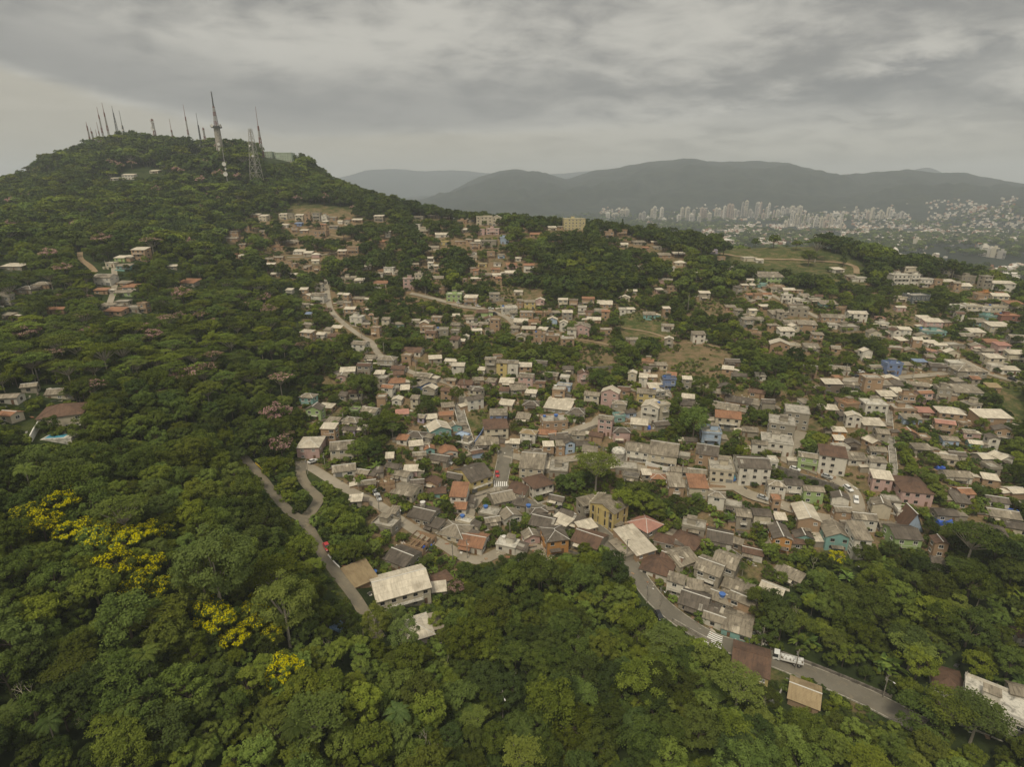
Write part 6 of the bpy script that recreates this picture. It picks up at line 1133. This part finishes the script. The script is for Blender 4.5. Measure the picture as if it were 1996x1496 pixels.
for p in PROT: protect(*p)
for pl in GRASS+EARTH:
    xs, ys = [q[0] for q in pl], [q[1] for q in pl]; gx, gy = np.meshgrid(np.arange(min(xs), max(xs), MS), np.arange(min(ys), max(ys), MS)); k = in_poly(gx, gy, pl)
    for x, y in list(zip(gx[k], gy[k]))[::3]: protect(x, y, x, y, project(ground(x, y))[2])
    for x, y in list(zip(gx[k], gy[k])): 
        if PM[min(int(y/MS), PM.shape[0]-1), min(int(x/MS), PM.shape[1]-1)] == 0: protect(x, y, x, y, 150 if y > 1000 else 230)
HP = np.array([h['P'][:2] for h in HL]); HC = np.array([(math.cos(h['yaw']), math.sin(h['yaw'])) for h in HL]); HW = np.array([h['W']/2 for h in HL]); HD = np.array([h['D'] for h in HL])
def in_house(x, y, mg):
    dx, dy = x-HP[:, 0], y-HP[:, 1]; u = dx*HC[:, 0]+dy*HC[:, 1]; v = -dx*HC[:, 1]+dy*HC[:, 0]
    return bool(((np.abs(u) < HW+mg) & (v > -mg) & (v < HD+mg)).any())
RP = np.concatenate([np.column_stack([r.c, np.full(len(r.c), r.w/2)]) for r in ROADS])
def on_road(x, y, mg): return bool((((RP[:, 0]-x)**2+(RP[:, 1]-y)**2) < (RP[:, 2]+mg)**2).any())
EL = ZG/RG; CM = np.maximum.accumulate(EL, axis=0)
def seen(x, y, ztop):
    r = np.hypot(x, y); a = np.clip(((np.arctan2(x, y)-AZ[0])/(AZ[-1]-AZ[0])*(NA-1)).astype(int), 0, NA-1); j = np.clip(((np.log(np.maximum(r*.96, 12.1))-LR0)/(LR1-LR0)*(NR-1)).astype(int), 0, NR-1)
    return ztop/r > CM[j, a]-.002
rng = np.random.default_rng(12)
T = []            # x, y, z, key, scale, rot, px, py (crown centre), rpx, depth
def covers(cx, cy, rp, ry, d):
    a, b, c, e = max(0, int((cx-rp)/MS)), max(0, int((cy-ry)/MS)), min(PM.shape[1], int((cx+rp)/MS)+1), min(PM.shape[0], int((cy+ry)/MS)+1)
    if c <= a or e <= b: return 0.0
    return float((PM[b:e, a:c] > d+1.5).mean())
KEEP = [(1528,1326,1606,1384,150),(1425,1266,1504,1326,158),(1500,1268,1566,1312,160),(725,1112,905,1178,172),(688,1100,745,1150,180),(60,790,182,862,188)]
def add_tree(x, y, key, s, force=False, limit=.12):
    p = SP[key]; z = float(H(x, y)); cx, cy, d = project((x, y, z+p.mid*s)); k = F_PX/d; rp = p.rad*s*k; ry = max(rp*.6, (p.top-p.mid)*s*k*.95)
    if not force and any(x0-rp*.8 < cx < x1+rp*.8 and y0-ry*.8 < cy < y1+ry*.8 and d < dk for x0, y0, x1, y1, dk in KEEP): return False
    if not force and covers(cx, cy, rp*.85, ry, d) > limit: return False
    T.append((x, y, z, key, s, float(rng.uniform(0, 6.28)), float(cx), float(cy), float(rp), float(d))); return True
# trees that stand out in the photo: pixel of the foot, kind, size
for px, py, key, s in ((130,1030,'yellow0',1.35),(95,1068,'yellow0',1.3),(150,1080,'yellow0',1.25),(190,1092,'yellow1',1.2),(250,1098,'yellow0',1.25),(285,1076,'yellow0',1.1),(240,1145,'yellow0',1.25),(300,1142,'yellow0',1.05),(280,1180,'yellow1',1.1),(325,1060,'yellow1',.8),(430,1252,'yellow0',1.25),(412,1226,'yellow1',1.1),(500,1240,'yellow1',1.25),(462,1280,'yellow0',1.0),(560,1348,'yellow0',1.15),(500,1188,'yellow1',.7),(1628,1108,'yellow0',.85),(320,1176,'yellow1',.9),(65,1040,'yellow1',1.1),(215,1066,'yellow1',1.0),(535,1262,'yellow1',.9),
    (438,1218,'euc0',1.12),(408,1205,'euc1',1.05),(566,1262,'euc0',.92),(738,1262,'euc1',.86),(792,1296,'euc1',.9),(775,1240,'euc1',.7),(320,1262,'umb0',1.15),(545,842,'pink0',1.55),(552,900,'pink0',1.2),(560,868,'pink1',.8),(890,1165,'pink0',.7),(330,650,'pink1',1.2),(398,640,'pink1',1.2),(360,600,'pink0',1.5),(100,520,'pink0',1.5),(130,545,'pink0',1.4),(205,490,'pink0',1.7),(300,500,'pink1',1.7),(395,370,'farpink',2.0),(470,362,'farpink',1.7),(350,350,'farpink',1.8),(420,720,'pink1',1.1),(300,682,'pink0',1.3),(60,680,'pink0',1.4),(640,620,'pink0',.8),(590,695,'pink1',.9),(520,600,'farpink',1.1),
    (70,985,'palm',1.3),(590,1492,'palm',1.3),(35,1445,'palm',.95),(115,1470,'palm',.9),(262,1440,'palm',1.1),(780,1460,'palm',1.2),(1445,1130,'palm',.7),(700,960,'palm',.6),(1610,1190,'palm',.8),(300,1350,'palm',1.2),(655,845,'palm',.7),(1440,1480,'palm',1.2),(1020,1480,'palm',1.0),
    (1552,1258,'banana',1.4),(1578,1262,'banana',1.4),(1566,1252,'banana',1.3),(1716,1304,'banana',1.6),(1738,1310,'banana',1.7),(1728,1318,'banana',1.4),(1636,1122,'banana',1.4),(1712,1112,'banana',1.5),(1650,1136,'banana',1.3),(722,925,'banana',1.3),(735,915,'banana',1.2),(705,905,'banana',1.2),(1420,1020,'banana',1.3),(1400,1030,'banana',1.2),(1300,1010,'banana',1.2),(1485,1045,'banana',1.1),(1455,1150,'banana',1.3),(980,700,'banana',1.2),(1480,620,'banana',1.4),(1462,632,'banana',1.3),(1220,1075,'banana',1.0),(1940,1345,'banana',1.4),(1985,1340,'banana',1.5),(1990,1180,'banana',1.4),
    (1160,965,'umb1',1.75),(1120,965,'round2',1.2),(1215,1010,'round1',1.4),(1250,1005,'round0',1.3),(1500,1225,'dark0',1.3),(1478,1210,'round2',1.2),(1350,862,'round3',1.5),(1330,856,'round0',1.2),(1780,1335,'round1',1.25),(1835,1440,'umb1',1.2),(1780,1432,'round2',1.3),(1890,1450,'umb1',1.3),(1880,1110,'umb1',1.5),(1930,1120,'dark0',1.5),(1980,1120,'dark0',1.4),(1418,780,'dark0',1.0),(1370,782,'round3',1.25),(1480,742,'dark0',1.3),(1510,740,'dark0',1.4),(1460,720,'dark1',1.2),(1545,720,'dark0',1.3),(740,862,'dark1',1.3),(720,850,'round2',1.1),(700,790,'round3',1.4),(720,775,'dark0',1.4),
    (1588,512,'umb1',2.1),(1575,520,'dark0',1.7),(1642,520,'pine',1.3),(1376,490,'dark0',1.3),(1212,458,'pine',1.2),(1095,438,'umb1',1.9),(820,425,'dark0',1.3),(60,345,'umb1',1.6),(800,416,'pine',1.1),(785,412,'pine',1.0),(625,345,'pine',1.2),(1040,432,'dark0',1.5),(1010,432,'dark0',1.4),(985,430,'dark1',1.5),(880,428,'dark0',1.3),(200,305,'dark0',1.5),(380,290,'dark0',1.4),(340,290,'pine',1.2),(470,312,'pine',1.3),(450,312,'pine',1.1),(700,378,'pine',.9),(1050,735,'round0',1.0),(890,790,'round1',1.0),(1120,1290,'bare',1.0),(1548,1232,'bare',1.0),(770,1232,'bare',1.0),(60,1400,'bare',.9),(1480,1400,'bare',.8),(190,1440,'bare',.8),(1512,1345,'pine',.22),(965,885,'round2',.55),(1075,1020,'pine',.35),
    (456,893,'dark0',.95),(470,901,'round1',.7),(444,886,'round2',1.0),(478,896,'round0',.5),(1430,1400,'umb0',1.3),(1380,1340,'light0',1.4),(1290,1300,'umb0',1.2),(1000,1180,'dark0',1.4),(1050,1170,'round3',1.5),(1130,1170,'round2',1.4),(1190,1150,'dark0',1.4),(960,1210,'dark0',1.3)):
    q = ground(px, py); add_tree(q[0], q[1], key, s*(1.06 if key.startswith('yellow') and py < 1400 and px < 700 else 1.22 if key.startswith('euc') and px < 600 else 1.0), True)
NSPEC = len(T); PM2 = PM.copy()
for t in T:
    k_ = .8 if t[3].startswith(('yellow', 'euc', 'pink')) else .5
    if t[8] > 6: protect(t[6]-t[8]*k_, t[7]-t[8]*k_*.8, t[6]+t[8]*k_, t[7]+t[8]*k_*.6, t[9]+2)
TX = [(t[0], t[1], SP[t[3]].rad*t[4]) for t in T if t[3] not in ('banana', 'palm', 'bare')]
TXa = np.array(TX)
def zone_key(px, py, d, nz, u):
    if d > 430:
        if u < .025 and px < 700: return 'farpink'
        if px < 640 and u < .16: return 'farumb'
        return 'far%d' % (3 if nz < .50 else 4 if nz < .60 else 0 if nz < .68 else 1 if nz < .78 else 2)
    if px < 560 and 560 < py < 800:
        if u < .32: return ('umb0', 'umb1')[int(u*50) % 2]
        if u < .37: return ('pink0', 'pink1')[int(u*99) % 2]
    if u > .975: return 'umb0'
    if u < .012 and py > 900: return 'bare'
    if u < .03 and py > 1000: return 'umb1'
    if u > .968 and py > 1000: return 'palm'
    return ('dark0' if u < .5 else 'dark1') if nz < .40 else 'round%d' % int(u*3.99) if nz < .60 else ('light0' if u < .5 else 'light1')
for r0, r1, sp_ in ((38, 260, 4.2), (260, 520, 5.2), (520, 1180, 6.2)):
    gx, gy = np.meshgrid(np.arange(-r1, r1, sp_), np.arange(0, r1, sp_)); x = gx.ravel()+rng.uniform(-.42, .42, gx.size)*sp_; y = gy.ravel()+rng.uniform(-.42, .42, gx.size)*sp_; r = np.hypot(x, y)
    k = (r >= r0) & (r < r1) & (np.abs(np.arctan2(x, y)) < math.radians(57)); x, y = x[k], y[k]; z = H(x, y); px, py, d = project(np.stack([x, y, z], -1))
    k = (px > -140) & (px < 2140) & (py < 1720) & seen(x, y, z+11); x, y, z, px, py, d = x[k], y[k], z[k], px[k], py[k], d[k]
    nz = fbm(x/26, y/26, 31, 3)+rng.normal(size=len(x))*.07; u = rng.uniform(0, 1, len(x)); v_ = in_poly(px, py, VILLAGE); clear = np.zeros(len(x), bool)
    for pl in GRASS+EARTH: clear |= in_poly(px, py, pl)
    for i in range(len(x)):
        if clear[i] and u[i] > .04: continue
        if in_house(x[i], y[i], 1.6) or on_road(x[i], y[i], 1.8): continue
        if r1 < 600 and ((TXa[:, 0]-x[i])**2+(TXa[:, 1]-y[i])**2 < (TXa[:, 2]*.55)**2).any(): continue
        key = zone_key(px[i], py[i], d[i], nz[i], u[i]); s = float(.50+.85*rng.uniform(0, 1)**1.7)*(1.3 if d[i] > 430 else 1.0)
        if v_[i]:
            s *= .85
            if u[i] < .22 and (np.hypot(HP[:, 0]-x[i], HP[:, 1]-y[i]) < 13).sum() >= 2: continue
        if px[i] < 640 and py[i] < 345: s *= float(rng.uniform(.95, 1.75))
        lim = .24 if v_[i] else .12
        if not add_tree(x[i], y[i], key, s, False, lim):
            if not add_tree(x[i], y[i], key, s*.58, False, lim): add_tree(x[i], y[i], 'shrub%d' % int(u[i]*3.99), s*1.1, False, .28)
NTREE = len(T); PM = PM2
# undergrowth and garden shrubs between the houses and along the lanes
gx, gy = np.meshgrid(np.arange(-420, 420, 2.7), np.arange(40, 470, 2.7)); x = gx.ravel()+rng.uniform(-1.2, 1.2, gx.size); y = gy.ravel()+rng.uniform(-1.2, 1.2, gx.size); z = H(x, y); px, py, d = project(np.stack([x, y, z], -1))
rd = np.zeros(len(x), bool); v_ = in_poly(px, py, VILLAGE)
clear = np.zeros(len(x), bool)
for pl in GRASS+EARTH: clear |= in_poly(px, py, pl)
nz = fbm(x/14, y/14, 41, 3); keep = (px > -40) & (px < 2040) & (py < 1540) & (((v_) & (nz > .36) & ~clear) | (clear & (nz > .50)) | ((d < 235) & ~v_ & ~clear & (nz > .46)) | ((py > 840) & (px > 420) & (px < 760) & (py < 1260))) & seen(x, y, z+2)
for i in np.nonzero(keep)[0]:
    if in_house(x[i], y[i], .7) or on_road(x[i], y[i], .9): continue
    add_tree(x[i], y[i], 'shrub%d' % int(rng.integers(0, 4)), float(rng.uniform(.55, 1.25))*(.6 if clear[i] else 1.0 if v_[i] else 1.25), False, 2.0 if clear[i] else .26)
# plain: tree clumps between the far houses
for k in range(9500):
    r = float(rng.uniform(750, 3300)); a = float(rng.uniform(-.02, .80)); xx, yy = r*math.sin(a), r*math.cos(a)
    if fbm(np.array(xx/190), np.array(yy/190), 61, 3) < .40: continue
    T.append((xx, yy, float(H(xx, yy)), 'far%d' % int(rng.integers(0, 5)), float(rng.uniform(1.1, 1.9)), float(rng.uniform(0, 6)), -999., -999., 0.1, r))
DESC = dict(round='green round crowned tree', light='pale green tree', dark='dark green tree', umb='flat topped spreading tree', euc='tall feathery eucalyptus', palm='feathery palm tree', banana='banana plant', yellow='yellow blossoming tree', pink='mauve pink blossoming tree', pine='dark conifer', bare='bare pale branched tree', far='small distant green tree', farumb='flat topped distant tree', farpink='pinkish distant tree')
def base_key(k): return k.rstrip('0123456789')
order = sorted([i for i, t in enumerate(T) if not t[3].startswith('shrub') and -20 < t[6] < 2016 and t[7]-t[8] < 1480 and base_key(t[3]) not in ('banana', 'palm')], key=lambda i: -(t8 if (t8 := T[i][8]) else 0)-(1000 if i < NSPEC else 0))
ind = set(order[:300]) | {i for i in range(NTREE) if base_key(T[i][3]) in ('banana', 'palm') and -20 < T[i][6] < 2016 and T[i][7] < 1490}
ti = []
for i in sorted(ind):
    x, y, z, key, s, rot, px, py, rp, d = T[i]; p = SP[key]; bk = base_key(key)
    nm = {'palm': 'palm_tree', 'banana': 'banana_plant', 'euc': 'eucalyptus_tree', 'umb': 'umbrella_tree', 'yellow': 'yellow_flowering_tree', 'pink': 'pink_flowering_tree', 'farpink': 'pink_flowering_tree', 'pine': 'conifer', 'bare': 'bare_tree'}.get(bk, 'broadleaf_tree')
    r = obj(nm, None, None, (x, y, z-.1), rot); r.scale = (s, s, s*float(rng.uniform(.92, 1.1)))
    obj('crown', p.crown, r); obj('trunk', p.trunk, r)
    tag(r, '', {'palm': 'palm', 'banana': 'plant'}.get(bk, 'tree'), {'palm': 'palms in the forest', 'banana': 'banana plants'}.get(bk, 'trees of the foreground forest')); ti.append((r, ('big ' if s > 1.1 else 'small ' if s < .72 else '')+DESC.get(bk, 'green tree'), px, py))
label_all(ti, TANCH)
# the countless rest of the forest and the undergrowth: one mass each
src = bpy.data.collections.new('plant_kinds'); kid = {}
for j, key in enumerate(FOREST_KEYS): o = bpy.data.objects.new('kind_%03d' % j, SP[key].joint); src.objects.link(o); kid[key] = j
ng = bpy.data.node_groups.new('plants', 'GeometryNodeTree'); ng.interface.new_socket('Geometry', in_out='INPUT', socket_type='NodeSocketGeometry'); ng.interface.new_socket('Geometry', in_out='OUTPUT', socket_type='NodeSocketGeometry')
gi, go = ng.nodes.new('NodeGroupInput'), ng.nodes.new('NodeGroupOutput'); ip = ng.nodes.new('GeometryNodeInstanceOnPoints'); ci = ng.nodes.new('GeometryNodeCollectionInfo'); ci.inputs['Collection'].default_value = src; ci.inputs['Separate Children'].default_value = True; ci.inputs['Reset Children'].default_value = True
def nattr(name, typ): n = ng.nodes.new('GeometryNodeInputNamedAttribute'); n.data_type = typ; n.inputs['Name'].default_value = name; return n.outputs['Attribute']
ng.links.new(gi.outputs[0], ip.inputs['Points']); ng.links.new(ci.outputs[0], ip.inputs['Instance']); ip.inputs['Pick Instance'].default_value = True
ng.links.new(nattr('kind_index', 'INT'), ip.inputs['Instance Index']); cx_ = ng.nodes.new('ShaderNodeCombineXYZ'); ng.links.new(nattr('turn', 'FLOAT'), cx_.inputs[2]); ng.links.new(cx_.outputs[0], ip.inputs['Rotation']); ng.links.new(nattr('size', 'FLOAT'), ip.inputs['Scale']); ng.links.new(ip.outputs[0], go.inputs[0])
def mass(name, L_, label, cat):
    me = bpy.data.meshes.new(name); me.vertices.add(len(L_)); me.vertices.foreach_set('co', np.array([(t[0], t[1], t[2]-.1) for t in L_], np.float32).ravel())
    for an, ty, val in (('kind_index', 'INT', [kid[t[3]] for t in L_]), ('turn', 'FLOAT', [t[5] for t in L_]), ('size', 'FLOAT', [t[4] for t in L_])): at_ = me.attributes.new(an, ty, 'POINT'); at_.data.foreach_set('value', val)
    o = obj(name, me); md = o.modifiers.new('plants', 'NODES'); md.node_group = ng; tag(o, label, cat, kind='stuff')
mass('forest', [t for i, t in enumerate(T) if i not in ind and not t[3].startswith('shrub')], 'dense green forest covering the hills and filling the gullies', 'forest')
mass('undergrowth', [t for i, t in enumerate(T) if i not in ind and t[3].startswith('shrub')], 'low shrubs and bushes between houses and along lanes', 'shrubs')
print('TREES', len(T), 'single', len(ind), 'houses', len(single), len(rest), 'objects', len(bpy.data.objects))
